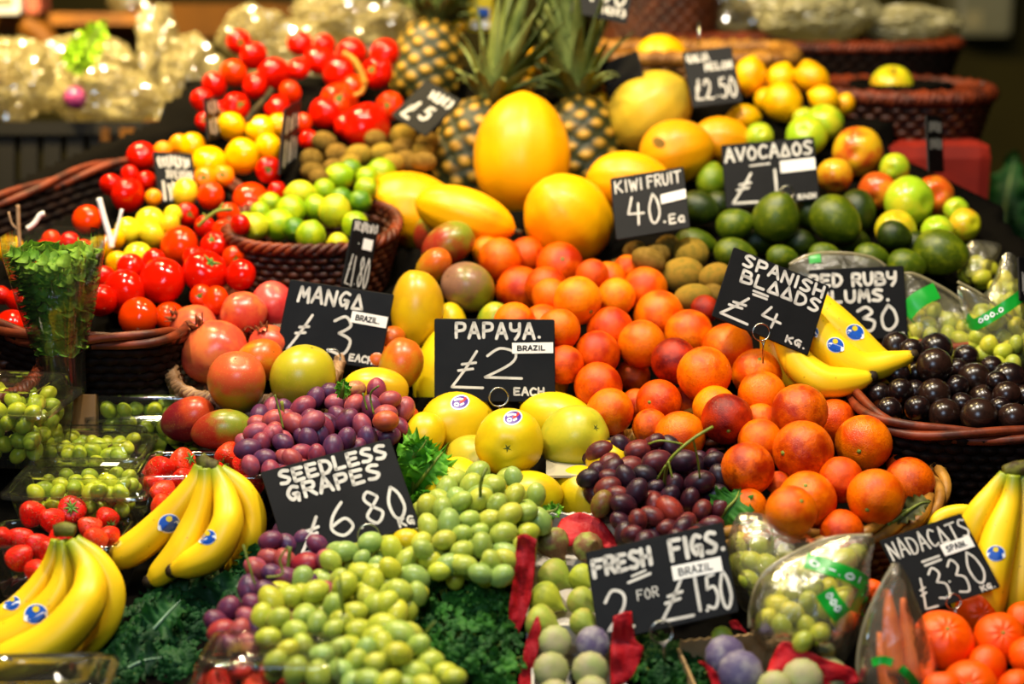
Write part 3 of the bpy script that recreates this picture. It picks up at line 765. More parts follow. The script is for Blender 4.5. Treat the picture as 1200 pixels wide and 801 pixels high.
# ---- limes and lemons in the small basket
for u, v, r, px, py, e, lk in [(289, 262, 14, -.9, .3, .95, 'Lg'), (299, 265, 16, .2, .6, 1, 'Ly'), (326, 263, 19, .9, -.3, 1, 'Lg'), (317, 238, 13, 1, .3, 1, 'Lg'), (341, 246, 18, .5, .5, 1, 'Lg'), (352, 226, 15, 1, 0, 1.15, 'Ly'),
    (364, 276, 18, .3, -.9, 1, 'Lg'), (370, 243, 15, 0, -1, 1, 'Lg'), (397, 208, 17, .9, -.3, 1.05, 'Lg'), (411, 199, 13, 1, 0, 1, 'Ld'), (447, 202, 17, 1, .2, 1, 'Lg'), (430, 208, 13, .4, .4, 1, 'Lg'), (429, 221, 14, .7, 0, 1, 'Lg'), (422, 236, 14, .8, .2, 1, 'Ld'), (416, 263, 16, .2, .7, 1, 'Lg'), (396, 284, 12, 1, 0, 1, 'Ly'), (345, 268, 14, 0, .4, 1, 'Ld'), (380, 222, 13, .5, .5, 1, 'Lg'), (400, 232, 13, .5, .5, 1, 'Ld'), (305, 248, 12, .5, .5, 1, 'Lg')]:
    put('lime', u, v, r, (px, py), e, lk, group='limes in the small wicker basket', part=random.random() < .35)
put('lemon', 392, 247, 19, (.45, -.75), .95, 'Ly', group='limes in the small wicker basket', noun='lemon', part=False, where='among the limes')
# ---- melons
GM = 'yellow melons'
for u, v, r, pl, e, lk, dd, pt in [(612, 181, 57, (.02, -1), 1.04, 'y', 0, False), (482, 247, 45, (1, .12), 1.05, 'y', .05, False), (545, 252, 32, (.95, .3), 1.55, 'y', -.04, True), (665, 256, 51, (-.5, -.6), .92, 'y', -.02, False),
     (738, 212, 34, (1, .1), 1.2, 'y', -.02, False), (762, 131, 46, (.7, -.6), .95, 'yd', .02, False), (793, 178, 38, (1, -.2), .95, 'yo', 0, False), (846, 165, 28, (1, .1), 1.05, 'yo', .0, False), (775, 68, 27, (1, 0), .95, 'y', .05, False), (726, 100, 22, (0, 1), 1, 'yo', .06, False)]:
    put('melon', u, v, r, pl, e, lk, dd, group=GM, part=pt)
# ---- lemons at the back
for u, v, r, px, py, e, lk, dd in [(879, 88, 19, .15, -1, 1, 'L', 0), (915, 93, 18, .3, -.9, .95, 'L', .02), (917, 119, 23, .2, .95, .9, 'L', 0), (948, 88, 16, -.3, -.9, .95, 'L', .03), (951, 91, 17, .9, .35, 1.05, 'L', -.02), (966, 116, 16, 1, .4, 1, 'L', 0), (872, 137, 15, 1, 0, 1.1, 'L', 0), (900, 118, 15, .6, .6, 1, 'L', .04),
     (625, 76, 14, .1, -1, 1.1, 'L', .04), (611, 98, 15, 1, .15, 1, 'L', .0), (699, 70, 12, 0, -1, 1, 'L', .05), (702, 117, 10, 0, -1, 1, 'L', .05), (537, 31, 9, .5, .5, .9, 'L', .05), (990, 122, 12, .3, -.9, .95, 'L', .04), (850, 105, 14, .6, .3, 1, 'L', .05)]:
    put('lemon', u, v, r, (px, py), e, lk, dd, group='yellow lemons at the back right', part=False)
# ---- apples and other green-red fruit, right
rows('apple', [(965, 139, 24, 19, 'g'), (945, 155, 25, 21, 'g'), (1005, 173, 30, 25, 'gr'), (978, 206, 22, 21, 'gr'), (1028, 222, 23, 21, 'ro'), (1048, 195, 18, 16, 'g'), (1066, 232, 31, 26, 'g'), (1094, 229, 21, 26, 'ro', 0, 0, {'part': False, 'dd': .03}), (1131, 263, 19, 20, 'gy'), (1120, 246, 15, 15, 'g', 0, 0, {'part': False, 'dd': .02}), (1050, 260, 25, 16, 'gy'), (1098, 264, 20, 13, 'g'), (890, 156, 17, 13, 'g'), (942, 138, 14, 12, 'g', 0, 0, {'part': False, 'dd': .03})], 'green and red apples on the right')
# ---- avocados
for u, v, r, px, py, e, lk, dd in [(820, 244, 20, .9, .3, .95, 'vd', 0), (834, 210, 17, .2, -1, .95, 'vl', .02), (862, 263, 19, 1, -.2, .95, 'v', 0), (910, 253, 28, .15, -.85, .85, 'v', -.02), (980, 258, 27, .7, .6, .95, 'v', -.02), (1006, 247, 21, .3, .9, .95, 'vd', .02), (862, 297, 18, 1, .2, 1.1, 'v', 0), (917, 301, 14, 1, .1, 1.05, 'v', 0), (966, 297, 13, 1, 0, 1.1, 'v', 0),
     (1022, 300, 15, 1, .2, 1.1, 'v', 0), (1049, 276, 17, 1, .3, .95, 'vd', 0), (1103, 296, 27, .9, .2, .95, 'v', 0), (1063, 310, 18, 1, .2, 1, 'v', -.01), (1075, 286, 15, 1, 0, 1, 'vd', .03), (816, 284, 16, 1, .2, 1.2, 'v', .0), (948, 250, 17, .2, 1, .9, 'vd', .04), (890, 283, 16, 1, .2, 1, 'vd', .04), (940, 285, 16, 1, .2, 1, 'vd', .04), (1000, 282, 16, 1, .2, 1, 'vd', .04), (845, 240, 16, 1, .2, 1, 'vd', .04)]:
    put('avocado', u, v, r, (px, py), e, lk, dd, group='avocados heaped on the right', part=random.random() < .5)
# ---- black plums
rows('plum', [(1097, 406, 20, 17, 'pl'), (1095, 426, 22, 19, 'pb'), (1132, 415, 16, 12, 'pl'), (1142, 441, 20, 17, 'pb'), (1162, 429, 14, 13, 'pl'), (1182, 440, 21, 16, 'pl'), (1095, 458, 20, 15, 'pb'), (1121, 453, 15, 14, 'pl'), (1107, 483, 20, 17, 'pb'), (1127, 471, 14, 12, 'pl'), (1153, 463, 19, 13, 'pb'), (1147, 484, 22, 19, 'pb'), (1180, 460, 17, 14, 'pb'), (1187, 487, 19, 16, 'pb'),
 (1042, 480, 16, 15, 'pl'), (1055, 458, 16, 15, 'pl'), (1072, 459, 15, 14, 'pl'), (1122, 431, 13, 12, 'pl'), (1050, 402, 18, 14, 'pl'), (1068, 409, 15, 13, 'pl'), (1200, 464, 14, 14, 'pl'), (1075, 478, 16, 15, 'pl'), (1168, 446, 13, 12, 'pl'), (1052, 438, 15, 14, 'pl'), (1205, 488, 15, 15, 'pl'), (1030, 462, 15, 14, 'pl'), (1074, 436, 14, 13, 'pl'), (1172, 476, 13, 12, 'pl')], 'black plums in the dark basket')
# ---- figs in their cardboard boxes
for u, v, r, px, py, lk, w in [(649, 637, 19, .5, .8, 'fp', 0), (690, 640, 18, .3, -.4, 'fp', 0), (650, 675, 20, .8, .45, 'fg', 0), (683, 677, 16, .6, .4, 'fy', 0), (640, 702, 20, .85, .4, 'fy', 0), (682, 705, 17, .6, .4, 'fg', 0), (635, 729, 20, .9, .3, 'fg', 0), (684, 729, 16, .6, .3, 'fg', 0), (714, 690, 15, .5, .4, 'fg', 0), (712, 660, 15, .5, .4, 'fp', 0),
     (650, 752, 19, .1, -.9, 'fl', 1), (694, 754, 20, .2, -.8, 'fd', 1), (645, 785, 21, .1, -.9, 'fl', 1), (691, 784, 21, .2, -.7, 'fl', 1), (650, 815, 20, .1, -.9, 'fl', 1), (694, 812, 20, .1, -.9, 'fl', 1),
     (849, 769, 24, -.5, -.75, 'fd', 2), (868, 788, 26, -.5, -.75, 'fd', 2), (940, 796, 24, -.2, -.8, 'fl', 2), (970, 792, 23, .3, -.8, 'fl', 2), (846, 745, 12, .4, .3, 'fy', 2), (908, 806, 20, .3, -.8, 'fl', 2)]:
    put('fig', u, v, r, (px, py) if w == 0 else (random.uniform(-.3, .3), random.uniform(-.1, .4), -1), 1.0 if w == 0 else .95, lk, 0, group=['figs in the upper box', 'figs in the front box', 'figs in the right-hand box'][w], part=(u, v) in ((649, 637), (650, 675), (640, 702), (682, 705)))
# ---- strawberries in the two open punnets
for u, v, r, px, py, lk, w in [(38, 602, 15, 0, .5, 's', 0), (62, 610, 14, .2, .6, 's', 0), (84, 597, 16, .2, .3, 's', 0), (108, 620, 13, -.7, .5, 'so', 0), (126, 609, 13, .5, -.6, 's', 0), (112, 634, 14, -.8, .5, 'so', 0), (20, 655, 15, .2, .4, 's', 0), (46, 640, 14, .3, .4, 's', 0), (28, 632, 13, 0, .5, 's', 0), (42, 668, 13, .5, .6, 's', 0), (60, 648, 13, .4, .5, 's', 0), (3, 630, 12, 0, .6, 's', 0), (70, 630, 13, .4, .5, 's', 0), (128, 628, 12, .4, .5, 's', 0),
     (188, 551, 16, .1, .6, 's', 1), (216, 540, 15, .8, .3, 'so', 1), (266, 536, 15, -.3, -.7, 'so', 1), (287, 548, 16, .1, .5, 's', 1), (194, 577, 14, .3, .5, 'so', 1), (215, 564, 14, .3, .5, 's', 1), (190, 593, 13, .3, .5, 'so', 1), (297, 568, 14, .3, .5, 's', 1), (250, 552, 13, .3, .5, 's', 1), (180, 568, 12, .4, .5, 's', 1), (280, 572, 13, .2, .5, 's', 1), (236, 560, 14, .2, .5, 's', 1)]:
    put('strawberry', u, v, r * 1.05, (random.uniform(-.8, .8), random.uniform(.1, .75), -1) if py > .35 else (px, -py), 1.0, lk, -.01, group=['strawberries in the lower punnet', 'strawberries in the upper punnet'][w], part=py <= .35)
settle(PEND)
for it in PEND: build_fruit(it)
# papaya stickers: an oval of purple print with a white rim
def papaya_sticker(it, u, v):
    bv = world_bvh(it['o'])
    w = disc2d(u, v, 11.5, 8.5, -.3); p = disc2d(u, v, 10, 7, -.3)
    sh = [(*w, 0, 0), (*p, 1, .0003), (*disc2d(u - 4, v + 2.6, 3, 2.6, 0, .45), 0, .0006), (*ribbon2d([(u - 6, v - 2.5), (u - 1, v - 4), (u + 3, v - 3.5)], 1.2), 2, .0006), (*ribbon2d([(u + 1, v - .5), (u + 5, v - 3), (u + 6.5, v - 5)], 1.3), 3, .0006), (*ribbon2d([(u + 1, v + 3), (u + 4, v + 1.5)], 1.1), 0, .0006)]
    decal('sticker', it['o'], bv, sh, [M['sticker_white'], M['sticker_purple'], M['sticker_white'], M['sticker_red']])
for it in PEND:      # a rough brown patch on the golden melon
    if it['kind'] == 'melon' and it['u'] == 793:
        decal('rough_patch', it['o'], world_bvh(it['o']), [(*disc2d(772, 167, 8, 6, .6), 0, 0)], [plain('rough brown rind', '#9a7420', .7, .2, '#6f5418', 40)], .0004)
papaya_sticker(PAP[0], 539, 471); papaya_sticker(PAP[1], 601, 489)
# ================================================================ price signs
def price_sign(tl, tr, bl, d, texts, label, strip=None, ring=None, w=3.2, d3=None, th=.003, extra=None, lookback=False, pin=None):
    """a slate rectangle seen with three corners at these photo points; d a depth or three depths"""
    ds = d if isinstance(d, (tuple, list)) else (d, d, d)
    A, B_, C_ = P(*tl, ds[0]), P(*tr, ds[1]), P(*bl, ds[2])
    W = math.hypot(tr[0] - tl[0], tr[1] - tl[1]); H = math.hypot(bl[0] - tl[0], bl[1] - tl[1])
    S, T = (B_ - A), (C_ - A)
    nrm = S.cross(T).normalized()
    if nrm.dot(CAM - A) < 0: nrm = -nrm
    cen = A + S * .5 + T * .5
    def at(x, y, z=0): return A + S * (x / W) + T * (y / H) + nrm * z - cen
    b = MB()
    # slab with rounded rim
    loop = []
    rc = 2.0
    for cx, cy, a0 in ((rc, rc, PI), (W - rc, rc, 1.5 * PI), (W - rc, H - rc, 0), (rc, H - rc, .5 * PI)):
        for k in range(4):
            a = a0 + k * PI / 6
            loop.append((cx + rc * math.cos(a), cy + rc * math.sin(a)))
    ins = [(W / 2 + (x - W / 2) * (1 - 1.2 / W), H / 2 + (y - H / 2) * (1 - 1.2 / H)) for x, y in loop]
    b.grid([[at(x, y, 0) for x, y in ins], [at(x, y, -.0006) for x, y in loop], [at(x, y, -th) for x, y in loop]], True, True, True)
    b.mi = 1
    for vs, fs in texts(W, H):
        ids = [b.vert(at(x, y, .0005)) for x, y in vs]
        for f in fs: b.face(*[ids[i] for i in f])
    o = obj('price_sign', b.mesh('price sign', [M['slate'], M['chalk']], False)); o.location = cen
    if strip:
        x0, y0, x1, y1, s, q = strip
        b = MB(); x0, x1, y0, y1 = x0 * W, x1 * W, y0 * H, y1 * H
        tilt = q * (x1 - x0)
        def st(x, y, z): return at(x, y + tilt * (x - x0) / (x1 - x0), z)
        b.grid([[st(x0, y0, .0012), st(x1, y0, .0012), st(x1, y1, .0012), st(x0, y1, .0012)], [st(x0, y0, .0002), st(x1, y0, .0002), st(x1, y1, .0002), st(x0, y1, .0002)]], True, True)
        b.mi = 1
        for vs, fs in text2d(s, x0 + (x1 - x0) * .12, y0 + (y1 - y0) * .24, x0 + (x1 - x0) * .82, y0 + (y1 - y0) * .78, w * .23, .06):
            ids = [b.vert(st(x, y, .0016)) for x, y in vs]
            for f in fs: b.face(*[ids[i] for i in f])
        obj('origin_label', b.mesh('origin label', [M['white_card'], M['ink']], False), o)
    if ring:
        u, v, r = ring[:3]
        rx, ry = ring[3:5] if len(ring) > 4 else (r, r)
        b = MB(); dd = min(ds) - .012
        c = P(u, v, dd) - cen
        s = r * dd / F
        pts = [c + RIGHT * (math.cos(a) * s) + UP * (math.sin(a) * s) + BACK * (.003 * math.sin(a * .5)) for a in [2 * PI * k / 28 for k in range(28)]]
        b.tube(pts, .0011, 6, closed=True)
        b.tube([c - UP * s, c - UP * (s + .004) + RIGHT * .002, c - UP * (s + .03) + RIGHT * .004 - BACK * .01], .0011, 6)
        b.tube([c - UP * s * .8 + RIGHT * s * .5, c - UP * (s + .005) + RIGHT * s * .25, c - UP * (s + .02) + RIGHT * .003], .0011, 6)
        obj('ring_clip', b.mesh('ring clip', M['wire']), o)
    if pin:
        b = MB(); b.tube([P(*q) - cen for q in pin], .0016, 6)
        obj('pin', b.mesh('sign pin', M['wire' if pin[0][1] > 50 else 'darkstem']), o)
    tag(o, label, 'price sign', 'slate price signs')
    return o
def T_(*specs):
    """specs (text, x0, y0, x1, y1[, stroke scale]) in board fractions, or ('line', points, scale)"""
    def f(W, H, base=None):
        k = W * .0082
        out = []
        for s in specs:
            if s[0] == 'scr':      # writing too blurred to read: uneven upright strokes
                x0, y0, x1, y1, q = s[1:]; m = max(2, int((x1 - x0) * W / (k * q * 3.2))); rr = random.Random(m)
                for i in range(m):
                    x = (x0 + (x1 - x0) * (i + .5) / m) * W; h = (y1 - y0) * H
                    out.append(ribbon2d([(x - rr.uniform(0, .4) * k * q, y0 * H + h * rr.uniform(0, .2)), (x + rr.uniform(-1, 1) * k * q, (y0 + y1) / 2 * H), (x + rr.uniform(-.6, .8) * k * q, y1 * H - h * rr.uniform(0, .25))], k * q))
            elif s[0] == 'line': out.append(ribbon2d([(x * W, y * H) for x, y in s[1]], k * s[2]))
            else:
                out += text2d(s[0], s[1] * W, s[2] * H, s[3] * W, s[4] * H, k * (s[5] if len(s) > 5 else 1), slant=s[6] if len(s) > 6 else .0)
        return out
    return f
price_sign((340, 327), (462, 345), (322, 415), (2.375, 2.375, 2.365), T_(('MANG^', .1, .05, .74, .28, 1.7), ('£', .1, .42, .32, .95, 1.6, .1), ('3', .46, .38, .7, .92, 1.7), ('EACH.', .69, .84, .96, .95, 1.1)),
    'black slate price sign reading MANGO £3 each', (.64, .29, .985, .44, 'BRAZIL.', .03), ring=(390, 418, 9))
price_sign((509, 373), (650, 374), (509, 470), (2.30, 2.30, 2.285), T_(('PAPAYA.', .16, .04, .9, .25, 1.6), ('£', .13, .37, .42, .84, 1.3, .06), ('2', .4, .35, .74, .75, 1.3, .06), ('EACH.', .65, .82, .95, .93, 1.0)),
    'black slate price sign reading PAPAYA £2 each', (.645, .29, .985, .42, 'BRAZIL', -.02), ring=(584.5, 465, 11))
price_sign((305, 553), (457, 513), (337, 657), (2.055, 2.055, 2.01), T_(('SEEDLESS', .11, .03, .95, .21, 1.7, .03), ('GRAPES', .13, .22, .86, .41, 1.7, .03), ('£', .1, .6, .36, .98, 1.4, .06), ('6', .36, .52, .56, .9, 1.4), ('.', .57, .72, .62, .88, 1.4), ('8', .63, .49, .8, .87, 1.4), ('0', .81, .5, .96, .88, 1.4), ('KG', .85, .86, .98, .965, 1.0)),
    'black slate price sign reading SEEDLESS GRAPES £6.80', ring=(432, 626, 12.5))
price_sign((686, 647), (847, 611), (702, 753), (1.945, 1.945, 1.91), T_(('FRESH', .02, .08, .47, .31, 2.0), ('FIGS.', .58, .06, 1.0, .33, 2.0), ('line', [(.27, .43), (.43, .385)], 1.3), ('line', [(.3, .37), (.4, .34)], 1.0), ('2', .06, .46, .27, .93, 1.4), ('FOR', .31, .53, .47, .65, .55), ('£', .44, .52, .7, .96, 1.4, .05), ('1', .7, .5, .77, .92, 1.5), ('.', .77, .86, .8, .93, 1.5), ('5', .78, .53, .89, .93, 1.4), ('0', .88, .5, .985, .94, 1.4)),
    'black slate price sign reading FRESH FIGS 2 for £1.50', (.585, .36, .94, .52, 'BRAZIL', .02), ring=(775, 740, 13))
price_sign((1030, 633), (1126, 601), (1075, 720), (1.995, 1.995, 1.96), T_(('NADAC^TS', .03, .06, 1.0, .3, 1.4), ('=', .32, .38, .55, .5, 1.8), ('£', .1, .58, .27, .98, 1.4), ('3', .3, .52, .48, .95, 1.5), ('.', .48, .7, .54, .76, 1.5), ('3', .54, .48, .71, .94, 1.5), ('0', .74, .47, .94, .9, 1.5), ('KG.', .78, .91, .96, .99, 1.1)),
    'black slate price sign reading NADACOTS £3.30', (.6, .29, .96, .44, 'SPAIN.', -.0), ring=(1117, 704, 9))
price_sign((860, 289), (972, 335), (834, 370), (2.30, 2.30, 2.285), T_(('SPANISH', .12, .02, .98, .21, 1.7), ('BL^^DS', .15, .22, .98, .42, 1.7), ('=', .3, .43, .47, .54, 1.4), ('£', .05, .57, .37, .94, 1.5, .05), ('4', .44, .57, .67, .86, 1.5), ('KG.', .74, .84, .96, .95, 1.2)),
    'black slate price sign reading SPANISH BLOODS £4', ring=(892, 389, 10))
price_sign((948, 316), (1059, 311), (953, 400), (2.46, 2.45, 2.45), T_(('RED RUBY', -.02, .06, .93, .27, 2.2), ('PLUMS.', .06, .3, .85, .5, 2.2), ('£', .06, .6, .3, .92, 1.8), ('1.', .3, .6, .42, .92, 1.8), ('3', .45, .54, .68, .92, 2.0), ('0', .7, .52, .92, .9, 2.0), ('KG', .82, .92, .97, .97, 1.2)),
    'black slate price sign reading RED RUBY PLUMS')
price_sign((715, 209), (801, 195), (722, 281), (2.57, 2.57, 2.54), T_(('KIWI', .04, .06, .43, .27, 1.3), ('FRUIT', .48, .05, .96, .26, 1.4), ('4', .17, .36, .42, .84, 1.7), ('0', .45, .34, .64, .84, 1.7), ('.', .64, .78, .7, .86, 2), ('Ea', .72, .72, .95, .9, 1.5)),
    'black slate price sign reading KIWI FRUIT 40', (.65, .4, .99, .55, '', -.08))
price_sign((845, 170), (954, 160), (851, 244), (2.68, 2.68, 2.66), T_(('AVOCA^OS', .02, .05, .98, .29, 1.7), ('line', [(.29, .37), (.5, .36)], 1.2), ('£', .06, .48, .36, .97, 1.6, .08), ('1', .5, .46, .6, .84, 1.9), ('EACH', .76, .88, .97, .97, 1.1)),
    'black slate price sign reading AVOCADOS £1 each', (.61, .34, .985, .53, '', -.02), ring=(922, 226, 8))
price_sign((799, 61), (857, 54), (812, 126), (2.88, 2.88, 2.85), T_(('GALIA', .05, .06, .52, .22, 2.2), ('MELON', .38, .24, .95, .4, 2.2), ('£2.50', .08, .52, .95, .9, 2.4)),
    'black slate price sign reading GALIA MELON £2.50', pin=[(819, 55, 2.885), (819, 25, 2.89)])
price_sign((415, 255), (445, 262), (400, 335), (2.5, 2.53, 2.48), T_(('scr', .04, .03, .96, .19, 3.0), ('.', .3, .3, .4, .36, 3), ('£1.80', .06, .52, .95, .97, 2.6)),
    'narrow black price sign at a slant reading £1.80', (.5, .26, .86, .42, '', 0))
price_sign((500, 93), (541, 117), (458, 135), (2.84, 2.8, 2.84), T_(('scr', .3, .12, .95, .32, 4.5), ('£', .12, .45, .4, .9, 4.5), ('5', .5, .42, .75, .78, 4.5)),
    'tilted black price sign between large tomatoes and pineapple')
price_sign((703, 75), (746, 59), (714, 122), (2.95, 2.9, 2.93), T_(('line', [(.1, .5), (.3, .4)], .8)),
    'dark price sign seen at an angle beside the right pineapple')
price_sign((676, -28), (742, -14), (668, 14), (2.92, 2.92, 2.9), T_(('.', .3, .5, .36, .6, 4), ('0', .45, .05, .66, .55, 2.6), ('0', .7, .05, .93, .58, 2.6), ('scr', .5, .66, .96, .86, 3)),
    'black price sign above the right pineapple, cut by top edge')
price_sign((179, 177), (225, 180), (187, 237), (2.71, 2.74, 2.69), T_(('scr', .08, .08, .92, .3, 4), ('scr', .25, .36, .95, .52, 3.5), ('scr', .1, .58, .6, .95, 4)),
    'small blurred black price sign in front of yellow tomatoes')
price_sign((334, 128), (353, 117), (328, 206), (2.72, 2.86, 2.69), T_(('scr', .1, .15, .9, .4, 7), ('scr', .1, .5, .9, .9, 7)),
    'price sign seen nearly edge on, right of yellow tomatoes')
price_sign((240, 114), (256, 112), (245, 165), (2.79, 2.9, 2.77), T_(('scr', .1, .1, .9, .4, 9), ('scr', .1, .5, .9, .9, 9)),
    'narrow grey price sign standing before the back tomatoes')
price_sign((1086, 134), (1104, 136), (1089, 202), (2.72, 2.82, 2.70), T_(('scr', .1, .1, .9, .3, 5), ('scr', .1, .4, .9, .6, 5)),
    'dark price sign edge on in front of the red crate')
price_sign((1194, 300), (1215, 304), (1196, 352), (2.42, 2.46, 2.4), T_(('scr', .1, .3, .9, .9, 3)),
    'dark price sign cut off by the right edge of the photo')
# ================================================================ bananas
def sweep_px(pts, d, n=7):
    """(u, v, r[, dd]) photo points -> world centre line and radii"""
    q = catmull([Vector((a[0], a[1], 0)) for a in pts], n)
    r = catmull([Vector((a[2], (a[3] if len(a) > 3 else 0), 0)) for a in pts], n)
    w = [P(a.x, a.y, d + b.y) for a, b in zip(q, r)]
    return w, [b.x * (d + b.y) / F for b in r]
def chiquita(o, u, v, r, rot=0.0, text=True):
    bv = world_bvh(o)
    sh = [(*disc2d(u, v, r, r * .86, rot), 1, 0), (*disc2d(u, v, r * .93, r * .79, rot), 0, .0003), (*disc2d(u - r * .05 * math.sin(rot), v - r * .42, r * .3, r * .28, rot), 2, .0006)]
    if text:
        c, s_ = math.cos(rot), math.sin(rot)
        sh.append((*ribbon2d([(u - r * .72 * c - r * .3 * s_ * -1, v - r * .72 * s_ + r * .22), (u + r * .72 * c + r * .05, v + r * .72 * s_ + r * .22)], r * .26, False), 1, .0005))
        b = []
        for vs, fs in text2d('Chiquita', -r * .78, -r * .2, r * .78, r * .22, r * .055):
            b.append(([(u + x * c - (y + r * .3) * s_, v + x * s_ + (y + r * .3) * c) for x, y in vs], fs, 0, .0009))
        sh += b
    decal('sticker', o, bv, sh, [M['sticker_blue'], M['sticker_white'], M['sticker_yellow']], .0005)
def banana_hand(label, d, fingers, crown, group, stickers=(), tips=()):
    """fingers: centre lines stem first; crown: short fat stub at the top"""
    cw, cr = sweep_px(crown, d)
    base = cw[len(cw) // 2]
    root = empty('banana_bunch', base)
    for i, f in enumerate(fingers):
        w, r = sweep_px(f, d)
        b = MB(); b.tube([p - base for p in w], r, 15, lobes=5, lob=.045)
        o = obj('banana', b.mesh('banana', M['banana']), root)
        if f[-1][2] > 0 and len(f[-1]) <= 4 and i in tips:
            e = w[-1]; t = (w[-1] - w[-3]).normalized()
            b = MB(); rr = r[-1]
            b.tube([e - t * .004 - base, e + t * .003 - base, e + t * .008 - base], [rr * 1.08, rr * 1.05, rr * .7], 10)
            obj('tip', b.mesh('banana tip', M['banana_tip']), o)
        for (k, u, v, rad, rot) in stickers:
            if k == i: chiquita(o, u, v, rad, rot)
    b = MB(); b.tube([p - base for p in cw], cr, 10, lobes=3, lob=.08)
    obj('crown', b.mesh('banana crown', M['banana_crown']), root)
    tag(root, label, 'bananas', group)
    CARVE.append(root)
    return root
GB = 'bunches of bananas'
banana_hand('bunch of bananas over kale, right of the lower strawberry punnet', 2.06, [
 [(235, 545, 8), (228, 566, 13), (205, 598, 18), (172, 630, 20), (143, 650, 18), (130, 657, 8)],
 [(240, 548, 8, -.005), (240, 570, 12, -.005), (232, 605, 17, -.005), (212, 645, 19, -.01), (187, 672, 15, -.012), (176, 680, 8, -.012)],
 [(251, 548, 8), (263, 578, 14, -.01), (266, 612, 19, -.03), (249, 645, 21, -.035), (222, 661, 17, -.035), (203, 668, 8, -.03)],
 [(258, 550, 8, .01), (283, 572, 13, .01), (297, 602, 15, .01), (294, 630, 15, .01), (280, 655, 12, .02), (268, 668, 6, .03)]],
 [(234, 534, 7), (241, 543, 9), (254, 548, 9)], GB, [(0, 198, 613, 13, -.25), (2, 243, 629, 10.5, -.25)], (1, 2))
banana_hand('nearest bunch of bananas, cut by the left edge, under the strawberries', 1.98, [
 [(66, 632, 7, .02), (60, 660, 11, .02), (42, 690, 14, .015), (15, 718, 17, .01), (-20, 735, 16, .01)],
 [(72, 632, 7, .0), (76, 664, 12, 0), (66, 698, 17, -.005), (30, 735, 20, -.01), (-12, 754, 20, -.01), (-40, 758, 12, -.01)],
 [(82, 634, 7, -.01), (103, 668, 16, -.02), (100, 705, 23, -.045), (64, 748, 26, -.055), (10, 776, 25, -.055), (-30, 788, 14, -.05)],
 [(88, 632, 7, .0), (115, 655, 12, 0), (131, 690, 16, 0), (122, 728, 18, 0), (98, 757, 15, .0), (80, 768, 7, .0)]],
 [(64, 622, 7), (76, 620, 9), (88, 622, 7)], GB, [(0, 14, 706, 10, -.3), (1, 42, 719, 14, -.2)], ())
banana_hand('bunch of bananas lying between the black plums and SPANISH BLOODS sign', 2.335, [
 [(925, 330, 10, .03), (948, 352, 18, .03), (985, 388, 22, .02), (1025, 425, 20, .01), (1060, 436, 13, .01), (1076, 433, 6, .01)],
 [(920, 342, 10, .01), (944, 372, 18, .0), (972, 407, 21, -.01), (1008, 430, 19, -.015), (1045, 424, 14, -.015), (1069, 416, 6.5, -.015)],
 [(908, 350, 10, -.02), (920, 390, 16, -.02), (935, 425, 19, -.03), (965, 447, 20, -.04), (1000, 446, 15, -.04), (1021, 441, 6.5, -.04)],
 [(905, 360, 9, .0), (905, 395, 15, .0), (912, 425, 17, .0), (930, 446, 12, 0), (945, 455, 6, 0)]],
 [(915, 318, 9, .01), (918, 332, 12, .01), (920, 345, 11, .01)], GB, [(1, 979, 404, 10.5, .35), (0, 1002, 389, 11, .35), (1, 953, 388, 7, .9)], (0, 1, 2))
banana_hand('bunch of bananas at the right edge behind the NADACOTS sign', 2.035, [
 [(1178, 556, 8, .0), (1164, 575, 11, 0), (1146, 605, 17, 0), (1130, 650, 19, .01), (1125, 690, 16, .02), (1128, 720, 8, .02)],
 [(1188, 556, 8, -.01), (1184, 585, 13, -.01), (1172, 625, 20, -.02), (1162, 670, 22, -.03), (1156, 715, 20, -.03), (1150, 752, 8, -.02)],
 [(1198, 556, 8, 0), (1202, 590, 14, 0), (1203, 640, 20, -.005), (1196, 700, 21, -.01), (1184, 745, 9, 0)],
 [(1208, 556, 8, .01), (1225, 590, 14, .01), (1235, 640, 18, .01), (1230, 700, 16, .02)]],
 [(1176, 552, 7), (1190, 550, 10), (1212, 548, 10)], GB, [(1, 1167, 648, 11, .05)], ())
banana_hand('yellow banana poking out behind the NADACOTS sign by the orange basket', 2.1, [
 [(1090, 622, 6), (1098, 610, 9), (1112, 602, 10), (1135, 600, 9), (1160, 610, 5)]], [(1160, 610, 4), (1166, 613, 5), (1170, 618, 4)], GB)
